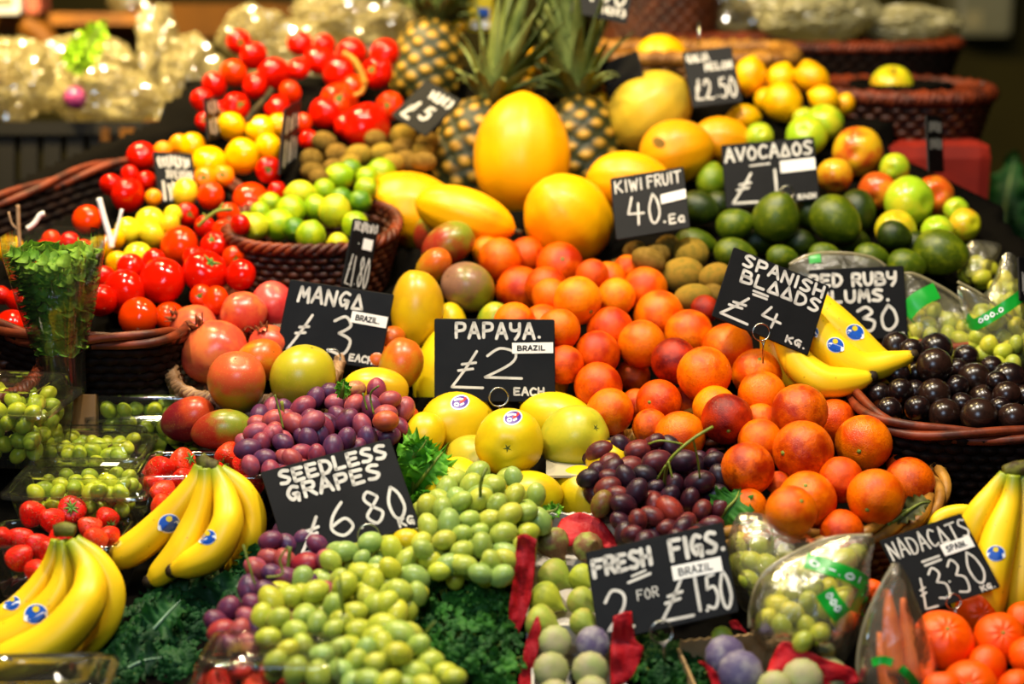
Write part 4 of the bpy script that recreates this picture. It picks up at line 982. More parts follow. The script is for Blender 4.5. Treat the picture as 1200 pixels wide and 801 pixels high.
# ================================================================ grapes
GRAPE = {'red': rev('grape', f_grape, M['dusky_grape'], 12, 16), 'green': rev('grape', f_grape, M['grape'], 12, 16)}
def grape_bunch(label, blobs, d, n, r, cols, kind_='green', stems=(), elong=1.0, seed=1, group=None, thick=.6, name='grape_bunch', slope=.0012, fixed=(), carve=True):
    """blobs: (u, v, rx, ry, dd) ellipses the bunch fills; grapes are packed over their bulging near side"""
    rr = random.Random(seed)
    gs = []
    for (u, v, q, a, c) in fixed:
        gs.append(dict(u=u, v=v, r=q, d=d - slope * (v - blobs[0][1]) - .012, a=a, c=c))
    tries = 0
    tot = sum(b[2] * b[3] for b in blobs)
    layer = 0
    while len(gs) < n and tries < n * 120:
        tries += 1
        x = rr.uniform(0, tot); 
        for b in blobs:
            x -= b[2] * b[3]
            if x <= 0: break
        a = rr.uniform(0, 2 * PI); q = math.sqrt(rr.uniform(0, 1))
        u, v = b[0] + b[2] * q * math.cos(a), b[1] + b[3] * q * math.sin(a)
        rad = r * rr.uniform(.88, 1.1)
        rho = max(0, 1 - q * q)
        depth = d + b[4] - slope * (v - blobs[0][1]) - math.sqrt(rho) * min(b[2], b[3]) * thick * d / F
        lay = 0 if tries < n * 60 else 1
        if lay: depth += 1.5 * rad * d / F
        sp = 1.42 if lay == 0 else 1.5
        ok = True
        for g_ in gs:
            if (g_.get('lay', 0) == lay) and math.hypot(g_['u'] - u, g_['v'] - v) < sp * (g_['r'] + rad) * .5 * 1.0: ok = False; break
        if ok: gs.append(dict(u=u, v=v, r=rad, d=depth, a=rr.uniform(0, PI), c=None, lay=lay))
    # settle along the view ray
    for _ in range(30):
        for i, A in enumerate(gs):
            for B_ in gs[i + 1:]:
                s = A['d'] / F
                dx, dy = (A['u'] - B_['u']) * s, (A['v'] - B_['v']) * s
                lat = dx * dx + dy * dy; need = (A['r'] + B_['r']) * s * .93
                if lat < need * need:
                    dz = A['d'] - B_['d']; want = math.sqrt(need * need - lat)
                    if abs(dz) < want:
                        p = (want - abs(dz)) * .5 * .6 * (1 if dz >= 0 else -1)
                        A['d'] += p; B_['d'] -= p
    c0 = P(blobs[0][0], blobs[0][1], d)
    root = empty(name, c0)
    for g_ in gs:
        o = obj('grape', GRAPE[kind_], root)
        s = g_['r'] * g_['d'] / F * .97
        z = cdir(math.cos(g_['a']), math.sin(g_['a']), rr.uniform(-.5, .5)); x = z.orthogonal().normalized(); y = z.cross(x)
        e = elong * rr.uniform(.94, 1.05)
        o.matrix_local = Matrix.Translation(P(g_['u'], g_['v'], g_['d']) - c0) @ Matrix((x, y, z)).transposed().to_4x4() @ Matrix.Diagonal((s, s, s * e, 1))
        c = g_['c'] or rr.choice(cols)
        c1, c2 = lin(c[0]), lin(c[1]); k = rr.uniform(.85, 1.15)
        o.color = (c1[0] * k, c1[1] * k, c1[2] * k, 1); o['c2'] = c2
    # the branching stalk: a rachis through the bunch and twigs to some grapes
    b = MB()
    main = [P(q[0], q[1], d + (q[2] if len(q) > 2 else .01)) - c0 for q in (stems[0] if stems else [(blobs[0][0], blobs[0][1] - blobs[0][3]), (blobs[0][0], blobs[0][1] + blobs[0][3] * .6)])]
    b.tube(catmull(main, 5), .0022, 6)
    for st in stems[1:]:
        b.tube(catmull([P(q[0], q[1], d + (q[2] if len(q) > 2 else 0)) - c0 for q in st], 5), .0013, 6)
    mp = catmull(main, 5)
    for g_ in gs[::2]:
        p = P(g_['u'], g_['v'], g_['d']) - c0
        m = min(mp, key=lambda q: (q - p).length)
        if (m - p).length > .032: continue
        b.tube([m, (m + p) / 2 + BACK * -.006, p], .0008, 5)
    obj('stalk', b.mesh('grape stalk', M['stem']), root)
    tag(root, label, 'grapes', group)
    if carve: CARVE.append(root)
    return root
RED = [('#8c3444', '#642c48'), ('#a04450', '#7c4058'), ('#703048', '#52284a'), ('#a44440', '#86404c'), ('#5c2c48', '#40284c')]
DRK = [('#401420', '#24101e'), ('#541820', '#341420'), ('#341626', '#20121e'), ('#6c2420', '#401820'), ('#2a1422', '#181018')]
GRN = [('#98a63e', '#acb44a'), ('#8ea244', '#a0ae50'), ('#a8ac3a', '#b8b848'), ('#86a050', '#96ac58')]
GRY = [('#a8b034', '#b8ba40'), ('#9aa83a', '#acb246'), ('#b4b430', '#c0bc40')]
grape_bunch('dusky red grape bunch behind the SEEDLESS GRAPES sign', [(345, 525, 66, 38, 0), (400, 490, 66, 38, .03), (440, 485, 34, 34, .03), (310, 520, 26, 32, 0), (330, 500, 34, 22, .02)], 2.16, 88, 12.2, RED, 'red',
  [[(330, 470, .05), (340, 500, .06), (390, 500, .06), (440, 478, .06)], [(332, 502, -.02), (327, 480, -.02), (322, 462, -.02)], [(438, 485, -.02), (434, 462, -.02), (444, 452, -.03)], [(430, 480, -.03), (425, 460, -.03)]], 1.1, 3, 'bunches of red grapes',
  fixed=[(321, 491, 12, .4, RED[3]), (452, 493, 13, .1, ('#b8542c', '#a03c30')), (300, 506, 12, .3, RED[1]), (319, 508, 11, .6, RED[1]), (290, 526, 13, .2, RED[4]), (310, 537, 12, .1, RED[4]), (457, 468, 11, .2, RED[3]), (452, 485, 12, .1, RED[3]), (355, 477, 13, .6, RED[0]), (366, 494, 13, .6, RED[1]), (416, 456, 11, .2, ('#b8804a', '#8c3c44'))])
grape_bunch('dusky red grape bunch hanging between the kale and green grapes', [(330, 680, 42, 36, 0), (345, 650, 36, 28, .01), (315, 725, 36, 34, -.01), (295, 742, 30, 22, 0), (375, 668, 26, 24, 0), (280, 735, 34, 24, -.01)], 1.97, 85, 13, RED, 'red',
  [[(340, 640), (332, 690), (305, 735)], [(285, 638, -.03), (293, 665, -.04), (300, 685, -.04), (322, 700, -.04)], [(338, 640, -.05), (328, 655, -.05), (331, 672, -.05), (312, 676, -.05)]], 1.08, 5, 'bunches of red grapes', fixed=[(260, 740, 15, .4, ('#9c3030', '#8c2434')), (358, 662, 16, .3, ('#8c1c28', '#701a2c')), (317, 633, 12, .3, RED[2])])
grape_bunch('dark red-black grape bunch in front of the blood oranges', [(770, 578, 72, 46, 0), (725, 555, 40, 34, 0), (820, 575, 30, 46, .02), (775, 610, 62, 28, -.01), (760, 535, 40, 16, .01)], 2.095, 92, 13, DRK, 'red',
  [[(835, 500, -.03), (815, 512, -.04), (795, 528, -.04), (782, 545, -.03), (778, 575, .01)], [(800, 520, -.04), (775, 516, -.04), (760, 520, -.03)], [(783, 540, -.04), (788, 560, -.04)], [(812, 513, -.04), (818, 540, -.03), (820, 560, -.02)], [(780, 545, -.04), (770, 562, -.03)]], 1.1, 8, 'bunches of red grapes',
  fixed=[(769, 516, 9, .3, DRK[1]), (748, 528, 14, .2, DRK[3]), (738, 548, 15, .2, DRK[3]), (770, 541, 15, .2, DRK[1]), (801, 540, 14, .2, DRK[2]), (837, 538, 10, .3, DRK[4]), (712, 572, 14, .5, DRK[3]), (705, 590, 13, 1.2, ('#6c5a20', '#6a2c24')), (790, 570, 13, 1.4, DRK[0]), (767, 571, 10, .4, DRK[2]), (763, 586, 12, .4, DRK[1]), (785, 597, 15, -.8, ('#8c2c1c', '#5a1c20')), (820, 565, 15, .3, DRK[0])])
grape_bunch('green grape bunch in the centre, below the papayas', [(562, 600, 52, 46, 0), (540, 605, 44, 34, 0), (600, 600, 34, 40, .01), (575, 645, 40, 32, -.005), (520, 640, 30, 22, -.01)], 2.045, 78, 13.2, GRN, 'green',
  [[(570, 548, -.03), (565, 560, -.035), (563, 580, -.02), (570, 640)]], 1.08, 11, 'bunches of green grapes',
  fixed=[(552, 570, 14, 1.2, GRN[0]), (562, 585, 14, .6, GRN[2]), (578, 569, 13, .3, GRN[0]), (550, 608, 11, .3, GRN[1]), (573, 609, 13, .5, GRN[2]), (561, 622, 10, .3, GRN[1]), (541, 625, 11, .3, GRN[1]), (590, 625, 14, .3, GRN[0]), (619, 623, 11.5, .1, GRY[0]), (616, 600, 12, .4, GRN[1]), (540, 587, 11.5, .6, GRN[1])])
grape_bunch('green grape bunch resting against the SEEDLESS GRAPES sign', [(455, 655, 58, 28, 0), (420, 660, 36, 26, -.005), (500, 650, 44, 26, .01), (520, 665, 24, 14, 0), (455, 690, 36, 20, -.01)], 1.985, 62, 13.5, GRN + GRY, 'green',
  [[(470, 640), (440, 660), (420, 680)]], 1.05, 13, 'bunches of green grapes', fixed=[(434, 635, 13, .2, GRN[3]), (404, 646, 13, .1, GRN[3]), (424, 654, 10, .8, GRN[3]), (441, 663, 11, 1.2, GRN[3]), (420, 673, 11, .1, GRN[3]), (476, 632, 14, .1, ('#d0b814', '#c8b020')), (504, 656, 12, .2, GRY[2]), (536, 661, 14, .2, GRY[0]), (515, 669, 12, .1, GRY[0])])
grape_bunch('nearest green grape bunch, at the bottom edge left of parsley', [(400, 730, 78, 42, 0), (360, 720, 54, 42, 0), (430, 695, 40, 26, .01), (440, 770, 62, 36, -.01), (500, 790, 36, 20, -.01), (370, 770, 56, 30, -.01), (450, 735, 34, 30, 0)], 1.88, 99, 14.5, GRY + GRN, 'green',
  [[(395, 680, -.02), (400, 700, -.03), (410, 740, 0), (450, 790, 0)], [(510, 728, -.05), (498, 742, -.05), (488, 765, -.03), (470, 785, 0)], [(398, 672, -.03), (400, 690, -.035)]], 1.08, 17, 'bunches of green grapes',
  fixed=[(340, 699, 15, .1, GRY[0]), (369, 693, 14, .4, GRY[0]), (326, 724, 13, .5, GRY[1]), (357, 721, 12, .3, GRN[1]), (372, 730, 13, 1.3, GRN[1]), (391, 736, 11, .5, GRN[0]), (345, 739, 14, .1, GRN[0]), (415, 717, 13, .1, GRY[0]), (443, 708, 15, .1, GRY[1]), (430, 693, 14, .1, GRY[0]), (404, 686, 15, 1.0, GRY[0]), (397, 760, 13, .6, GRN[1]), (420, 738, 14, .1, GRY[0]), (448, 732, 15, .1, GRY[0]), (314, 747, 13, .2, GRY[0]), (505, 775, 14, .1, GRY[1]), (532, 794, 13, .1, GRY[0])])
# ================================================================ leaves
def ruffle_leaf(b, rib, width, amp, freq, up, n=34, m=14, seed=0.0, lobes=7, cup=.2, frill=.35, tip=.25):
    """blade with a frilled, lobed edge round the rib (world points); up = facing direction"""
    rib = catmull(rib, max(2, n // (len(rib) - 1)))
    n = len(rib)
    rowsv = []
    for i in range(n):
        s = i / (n - 1)
        t = (rib[min(i + 1, n - 1)] - rib[max(i - 1, 0)]).normalized()
        side = t.cross(up).normalized(); nn = side.cross(t).normalized()
        w = width * (math.sin(PI * min(1, s * .92 + .06)) ** .7) * (1 + .18 * math.sin(lobes * 2 * PI * s + seed))
        w *= 1 if s < 1 - tip else max(.05, math.sqrt(max(0, 1 - ((s - 1 + tip) / tip) ** 2)))
        row = []
        for j in range(-m, m + 1):
            q = j / m; a = abs(q)
            k = amp * a ** 1.8 * (math.sin(freq * s * 2 * PI + 3 * q + seed) + .6 * math.sin(freq * 2.3 * s * 2 * PI - 2 * q + seed * 2))
            f = frill * amp * a ** 2 * math.sin(freq * 3.1 * s * 2 * PI + seed * 3)
            row.append(rib[i] + side * (q * w + f * .6) + nn * (k + cup * w * a * a) + t * (f + .3 * k))
        rowsv.append(row)
    o = len(b.v)
    b.grid(rowsv)
    for i in range(n):
        for j in range(2 * m + 1): b.t[o + i * (2 * m + 1) + j] = abs(j - m) / m
def leaf_thing(name, label, cat, leaves, mat, group=None, ribmat='stem', d=2.0):
    c0 = P(leaves[0][0][0][0], leaves[0][0][0][1], d)
    root = None
    b = MB(); rb = MB()
    for li, (pts, w, amp, freq, upv) in enumerate(leaves):
        rib = [P(p[0], p[1], d + (p[2] if len(p) > 2 else 0)) - c0 for p in pts]
        ruffle_leaf(b, rib, w * d / F, amp * d / F, freq, cdir(*upv), seed=li * 1.7 + d * 5)
        rc = catmull(rib, 5); L = len(rc)
        rb.tube([p + cdir(*upv) * .0012 for p in rc], [max(.0006, .0035 * (1 - i / L)) for i in range(L)], 6)
    root = obj(name, b.mesh(name.replace('_', ' '), mat)); root.location = c0
    obj('midrib', rb.mesh('leaf midrib', M[ribmat]), root)
    tag(root, label, cat, group)
    return root
M['kale_rib'] = plain('pale kale rib', '#9ab89a', .5, .4, '#7a9c78', 40)
K = 'curly kale leaves'
leaf_thing('kale_leaf', 'curly dark kale leaf with pale midrib below the left bananas', 'kale leaf', [([(150, 778), (165, 755, -.01), (185, 732, -.015), (200, 715, -.01), (212, 703)], 24, 12, 9, (-.1, .5, 1))], M['kale'], K, 'kale_rib', 2.0)
leaf_thing('kale_leaf', 'curly kale leaf directly under the tips of the upper left bananas', 'kale leaf', [([(160, 712), (190, 702, -.01), (230, 700, -.01), (262, 712)], 22, 10, 9, (.1, .6, 1))], M['kale'], K, 'kale_rib', 2.065)
leaf_thing('kale_leaf', 'frilled kale leaf left of the lower red grapes', 'kale leaf', [([(225, 760, .02), (245, 730), (270, 700, -.01), (285, 672)], 36, 10, 6, (.2, .3, 1))], M['kale'], K, 'kale_rib', 2.03)
leaf_thing('kale_leaf', 'kale leaf by the right side of the upper left bananas', 'kale leaf', [([(270, 700, .02), (292, 680), (306, 655), (312, 630)], 24, 8, 5, (.2, .3, 1))], M['kale'], K, 'kale_rib', 2.06)
leaf_thing('kale_leaf', 'lowest kale leaf at the bottom edge beside the nearest bananas', 'kale leaf', [([(118, 812), (140, 790), (165, 775), (190, 770)], 28, 8, 5, (0, .5, 1))], M['kale'], K, 'kale_rib', 1.95)
leaf_thing('lettuce_leaf', 'bright frilly lettuce leaf right of the SEEDLESS GRAPES sign', 'lettuce', [([(478, 605, .03), (484, 570), (486, 535, -.01), (478, 508, 0)], 24, 11, 10, (.2, .2, 1)), ([(480, 580, .02), (495, 560, -.015), (510, 540, -.015), (520, 528)], 20, 10, 9, (.3, .3, 1)), ([(485, 605, .02), (495, 590, -.01), (505, 575, -.02)], 16, 9, 8, (.2, .2, 1)), ([(480, 540, .0), (492, 528, -.02), (500, 515, -.02)], 16, 9, 8, (.1, .3, 1))], M['lettuce'], None, 'stem', 2.13)
leaf_thing('lettuce_leaf', 'green lettuce scrap between the middle mango and red grapes', 'lettuce', [([(400, 465), (402, 455, -.01), (403, 445, -.01)], 9, 4, 4, (0, .2, 1))], M['lettuce'], None, 'stem', 2.2)
leaf_thing('vine_leaf', 'green vine leaf right of the black grapes', 'leaf', [([(838, 615, .01), (850, 598), (862, 585), (866, 575, .01)], 24, 4, 4, (-.2, .2, 1))], M['vine_leaf'], None, 'stem', 2.07)
leaf_thing('lettuce_leaf', 'small lettuce sprig under the yellow papayas by the fig box', 'lettuce', [([(630, 602), (650, 598), (655, 590)], 9, 4, 4, (0, .4, 1))], M['lettuce'], None, 'stem', 2.09)
leaf_thing('orange_leaf', 'dry green leaf on the rim of the orange basket', 'leaf', [([(1045, 612), (1062, 600), (1078, 590), (1090, 588)], 12, 2, 2, (0, .5, 1)), ([(1040, 615), (1052, 602), (1064, 596)], 8, 2, 2, (0, .5, 1))], plain('dull olive leaf', '#5a5a20', .6, .3, '#3c3c14', 40), None, 'stem', 2.07)
def parsley(label, blobs, d, n, seed, mat='parsley', name='parsley_bunch', size=8, cat='parsley', slope=.001, stem=None):
    rr = random.Random(seed); b = MB()
    c0 = P(blobs[0][0], blobs[0][1], d)
    tot = sum(q[2] * q[3] for q in blobs)
    hearts = []
    for _ in range(n):
        x = rr.uniform(0, tot)
        for q in blobs:
            x -= q[2] * q[3]
            if x <= 0: break
        a = rr.uniform(0, 2 * PI); k = math.sqrt(rr.random())
        u, v = q[0] + q[2] * k * math.cos(a), q[1] + q[3] * k * math.sin(a)
        dep = d + q[4] - slope * (v - blobs[0][1]) - math.sqrt(max(0, 1 - k * k)) * min(q[2], q[3]) * .7 * d / F + rr.uniform(0, .02)
        c = P(u, v, dep) - c0; hearts.append(c)
        nrm = (cdir(math.cos(a) * k + rr.uniform(-.5, .5), -math.sin(a) * k + .5 + rr.uniform(-.5, .5), .8)).normalized()
        e = nrm.orthogonal().normalized(); e = Matrix.Rotation(rr.uniform(0, 6.28), 3, nrm) @ e; f = nrm.cross(e)
        s = size * rr.uniform(.6, 1.2) * d / F
        for lob in range(3):          # three curled lobes per leaflet
            an = (lob - 1) * .95
            dr = e * math.cos(an) + f * math.sin(an); sd = nrm.cross(dr)
            rowsl = []
            for i in range(5):
                t = i / 4
                w = s * .42 * math.sin(PI * (.12 + .8 * t)) * (1.25 if i % 2 else .8)
                lift = s * .35 * math.sin(t * 2.6)
                rowsl.append([c + dr * (s * t) + sd * (-w) + nrm * (lift - w * .5), c + dr * (s * t) + nrm * lift, c + dr * (s * t) + sd * w + nrm * (lift - w * .5 + s * .1 * (i % 2))])
            o = len(b.v); b.grid(rowsl)
            for i in range(5):
                for j in range(3): b.t[o + i * 3 + j] = .2 + .8 * t
    root = obj(name, b.mesh(name.replace('_', ' '), M[mat])); root.location = c0
    sb = MB(); base = P(blobs[0][0], blobs[0][1] + blobs[0][3], d + .03) - c0
    for h in hearts[::6]: sb.tube([base + (h - base) * .1, (base + h) / 2 + BACK * .003, h], .0011, 5)
    if stem: sb.tube(catmull([P(*q) - c0 for q in stem], 5), .003, 6)
    obj('stems', sb.mesh('herb stems', M['stem']), root)
    tag(root, label, cat, 'parsley and herbs')
    return root
parsley('big mound of dark curly parsley between green grapes and fig boxes', [(545, 735, 62, 60, 0), (510, 700, 42, 34, 0), (570, 700, 40, 40, 0), (580, 770, 40, 40, 0), (500, 770, 40, 34, .01)], 1.96, 900, 3)
parsley('parsley sprigs in front of the FRESH FIGS sign at the bottom edge', [(780, 780, 42, 32, 0), (765, 760, 26, 22, 0), (800, 795, 36, 24, 0)], 1.93, 330, 4)
parsley('curly dark kale mass between the upper left bananas and lower red grapes', [(215, 712, 60, 22, 0), (265, 698, 36, 28, 0), (240, 735, 40, 26, .01), (290, 665, 16, 24, .02)], 2.035, 620, 9, 'kale', 'kale_bunch', 9, 'kale')
parsley('curly dark kale mass below the nearest bananas, around the pale midrib', [(165, 745, 44, 40, .015), (140, 780, 34, 30, .01), (195, 770, 40, 30, .01)], 1.985, 460, 10, 'kale', 'kale_bunch', 9, 'kale')
parsley('small curly herb sprigs beside the lower red grapes', [(278, 712, 22, 26, 0), (285, 680, 14, 18, .01)], 2.0, 130, 6, 'kale', 'kale_sprig', 7, 'kale')
# ================================================================ pineapples
def pineapple(label, u0, v0, u1, v1, r, d, crown, seed=1, ru=8):
    """base (u0,v0) to top (u1,v1) of the body in the photo; crown: list of (du, dv, len, width, bend) leaves from the top"""
    A, T = P(u0, v0, d), P(u1, v1, d)
    ax = (T - A); L = ax.length; z = ax.normalized(); x = z.orthogonal().normalized(); y = z.cross(x)
    R = r * d / F
    Rm = Matrix((x, y, z)).transposed()
    b = MB(); nr, nt = 54, 72; rowsp = []; ts = []
    for i in range(nr + 1):
        s = i / nr
        q = 2 * s - 1
        rad = R * (max(0.0, 1 - abs(q) ** 3.2)) ** .5 * (1 - .06 * q)
        row = []; tr = []
        for j in range(nt):
            th = 2 * PI * j / nt
            a = math.cos(4 * th + s * 5.2 * PI); c = math.cos(4 * th - s * 5.2 * PI)
            e = max(0, a * c + .15) if True else 0
            e = (abs(math.cos(2 * th * 2 / 1 + s * 5.2 * PI)) * abs(math.cos(4 * th - s * 5.2 * PI)))
            e = math.sqrt(e)
            spike = g(1 - e, .12)
            rr = rad * (1 + .07 * (e - .5)) + R * .02 * spike
            row.append(A + z * (L * s) + x * (rr * math.cos(th)) + y * (rr * math.sin(th)) - A); tr.append(e)
        rowsp.append(row); ts.append(tr)
    idx = b.grid(rowsp, True, True, True)
    for ri, row in zip(idx, ts):
        for k, t in zip(ri, row): b.t[k] = t
    root = empty('pineapple', A)
    obj('body', b.mesh('pineapple body', M['pineapple']), root)
    b = MB(); rr = random.Random(seed)
    top = T - A
    def blade(p0, p1, p2, w):
        pts = [p0.lerp(p1, t) .lerp(p1.lerp(p2, t), t) for t in [i / 9 for i in range(10)]]
        rws = []
        for i, p in enumerate(pts):
            t = i / 9; ww = w * (1 - t ** 1.7) * (.75 + .6 * math.sin(min(1, t * 2.2) * PI * .5) * .6) + .0004
            tg = (pts[min(i + 1, 9)] - pts[max(i - 1, 0)]).normalized()
            rad = (p - z * p.dot(z)); rad = rad - z * rad.dot(z)
            sd = tg.cross(rad if rad.length > 1e-5 else BACK).normalized(); nn = sd.cross(tg)
            rws.append([p - sd * ww + nn * ww * .35, p - nn * ww * .25, p + sd * ww + nn * ww * .35, p - nn * (ww * .1 - .0004)])
        b.grid(rws, True, True, True)
    for (n, h0, ln, out, lift, w) in crown:
        for k in range(n):
            th = 2 * PI * (k + rr.random() * .5) / n + h0 * 7
            dr = x * math.cos(th) + y * math.sin(th)
            l = ln * rr.uniform(.8, 1.15) * R
            p0 = top + dr * (R * .22) + z * (h0 * R)
            p1 = p0 + dr * (l * out * .6) + z * (l * .55)
            p2 = p0 + dr * (l * out * 1.1) + z * (l * lift)
            blade(p0, p1, p2, w * R)
    obj('crown', b.mesh('pineapple crown', M['leaf']), root)
    tag(root, label, 'pineapple', 'pineapples')
    CARVE.append(root)
CR = [(11, -.08, 1.3, 1.0, .3, .2), (11, .15, 1.7, .75, .7, .2), (9, .45, 2.3, .5, .92, .21), (7, .8, 2.8, .25, 1.0, .2), (5, 1.0, 3.2, .1, 1.0, .16)]
pineapple('pineapple leaning left behind the big upright melon', 526, 240, 574, 116, 42, 2.93, CR, 1)
pineapple('pineapple standing right of the big upright melon', 691, 232, 676, 111, 44, 2.95, CR, 2)
pineapple('blurred pineapple behind the large tomatoes, farthest of the three', 492, 128, 512, 22, 40, 3.2, CR, 3)
# ================================================================ baskets
def basket(label, rim, h, taper, mats, d_up=None, nst=40, nrow=9, rim_r=.007, name='wicker_basket', group='wicker baskets', inner=True, lean=None, cat='basket', amp=.004, turns=None):
    """rim: closed list of world points; the woven wall runs down from it"""
    R0 = catmull(rim, max(3, 160 // len(rim)), True)
    c = sum(R0, Vector()) / len(R0)
    down = (lean or Vector((0, 0, -1))) * h
    # even spacing
    m = nst * 4
    Ls = [0]
    for a, b_ in zip(R0, R0[1:] + R0[:1]): Ls.append(Ls[-1] + (b_ - a).length)
    tot = Ls[-1]
    pts = []; j = 0
    for i in range(m):
        t = tot * i / m
        while Ls[j + 1] < t: j += 1
        f = (t - Ls[j]) / (Ls[j + 1] - Ls[j] + 1e-9)
        pts.append(R0[j].lerp(R0[(j + 1) % len(R0)], f))
    bot = [c + (p - c) * taper + down for p in pts]
    root = empty(name, c + down)
    o = c + down
    w = MB(); rh = h / nrow
    for k in range(nrow):
        f = (k + .6) / nrow
        line = []
        for i in range(m):
            p = pts[i].lerp(bot[i], f); nn = (p - (c + down * f)); nn = nn - Vector((0, 0, nn.z)); nn = nn.normalized()
            line.append(p + nn * (amp * math.sin(PI * i / 2 + PI * k + .4)) - o)
        w.tube(line, rh * .56, 5, closed=True)
    obj('woven_wall', w.mesh('woven wall', mats[0]), root)
    s = MB()
    for i in range(0, m, 4):
        s.tube([pts[i] - o, pts[i].lerp(bot[i], .5) - o, bot[i] - o], amp * .7, 5)
    st = obj('stakes', s.mesh('basket stakes', mats[0]), root)
    r = MB()
    for ph in (0, PI * 2 / 3, PI * 4 / 3):
        line = []
        for i in range(m):
            p = pts[i]; tg = (pts[(i + 1) % m] - pts[i - 1]).normalized(); up = Vector((0, 0, 1)); sd = tg.cross(up).normalized(); up = sd.cross(tg)
            a = ph + 2 * PI * i * (turns or nst) / m
            line.append(p + sd * (math.cos(a) * rim_r * .8) + up * (math.sin(a) * rim_r * .8) - o)
        r.tube(line, rim_r * .72, 6, closed=True)
    obj('rim', r.mesh('basket rim', mats[1]), root)
    b = MB()
    b.grid([[c + (p - c) * .02 + down - o for p in bot], [p - o for p in bot], [p + Vector((0, 0, -.006)) - o for p in bot], [c + (p - c) * .02 + down + Vector((0, 0, -.006)) - o for p in bot]], True)
    obj('base', b.mesh('basket base', mats[0]), root)
    tag(root, label, cat, group); CARVE.append(root)
    return root
def ring(u, v, d, rx, ry, n=16, tilt=0, sup=2.4, rot=0):
    """horizontal rounded ring centred at a photo point, half sizes in metres"""
    c = P(u, v, d); out = []
    for k in range(n):
        a = 2 * PI * k / n
        x = math.copysign(abs(math.cos(a)) ** (2 / sup), math.cos(a)) * rx; y = math.copysign(abs(math.sin(a)) ** (2 / sup), math.sin(a)) * ry
        x, y = x * math.cos(rot) - y * math.sin(rot), x * math.sin(rot) + y * math.cos(rot)
        out.append(c + Vector((x, y, y * math.tan(tilt))))
    return out
W_ = (M['wicker'], M['wicker_red'])
basket('small brown wicker basket of limes behind the MANGO sign', ring(366, 263, 2.62, .13, .112, tilt=.16), .09, .82, W_, nst=34, nrow=8, turns=17)
basket('round golden wicker basket heaped with blood oranges', ring(905, 553, 2.2, .213, .16, tilt=.2, sup=2.1), .12, .8, (M['wicker'], M['wicker_light']), nst=48, nrow=9, rim_r=.01, turns=9)
basket('dark wicker basket of black plums on the right', ring(1155, 456, 2.31, .18, .14, tilt=.16, sup=3.2), .15, .86, (M['wicker_dark'], M['wicker_red']), nst=48, nrow=12, rim_r=.009, turns=3)
basket('long red-rimmed wicker tray of mixed tomatoes on the left', [P(150, 192, 2.86), P(40, 222, 2.74), P(-70, 262, 2.6), P(-90, 330, 2.44), P(20, 392, 2.3), P(130, 398, 2.27), P(196, 394, 2.3), P(235, 374, 2.46), P(310, 290, 2.72), P(270, 215, 2.92)], .1, .9, (M['wicker_dark'], M['wicker_red']), nst=70, nrow=8, rim_r=.009, amp=.003, turns=5)
basket('pale wicker basket of pink pomegranates behind the mangoes', ring(300, 425, 2.36, .115, .1, tilt=.25), .09, .8, (M['wicker_pale'], M['wicker_pale']), nst=30, nrow=7, rim_r=.007)
basket('dark wicker basket under the leftmost tomatoes', ring(-5, 432, 2.26, .06, .09, tilt=.2), .07, .85, W_, nst=24, nrow=6, rim_r=.007)
basket('brown wicker basket on a red crate at the back right', ring(1055, 106, 3.12, .155, .15, tilt=.0), .12, .8, (M['wicker'], M['wicker_red']), nst=32, nrow=9, rim_r=.012, amp=.006)
basket('long dark wicker basket behind the lemons, under cream bags', ring(950, 50, 3.5, .3, .14), .1, .9, (M['wicker_dark'], M['wicker_red']), nst=46, nrow=7, rim_r=.01, amp=.005)
basket('dark wicker hamper at the top, right of the pineapples', ring(775, -20, 3.7, .12, .14), .17, .95, (M['wicker'], M['wicker']), nst=28, nrow=11, rim_r=.01)
basket('flat straw tray behind the melons', ring(795, 62, 3.22, .21, .15, sup=4), .05, .95, (M['wicker_light'], M['wicker_light']), nst=40, nrow=4, rim_r=.012)
# the one apple lying in the basket on the red crate
it = put('apple', 1045, 100, 25, (0, -.75), 1, 'gy', d=3.12, group=None, part=True, where='alone in the basket on the red crate'); build_fruit(it)
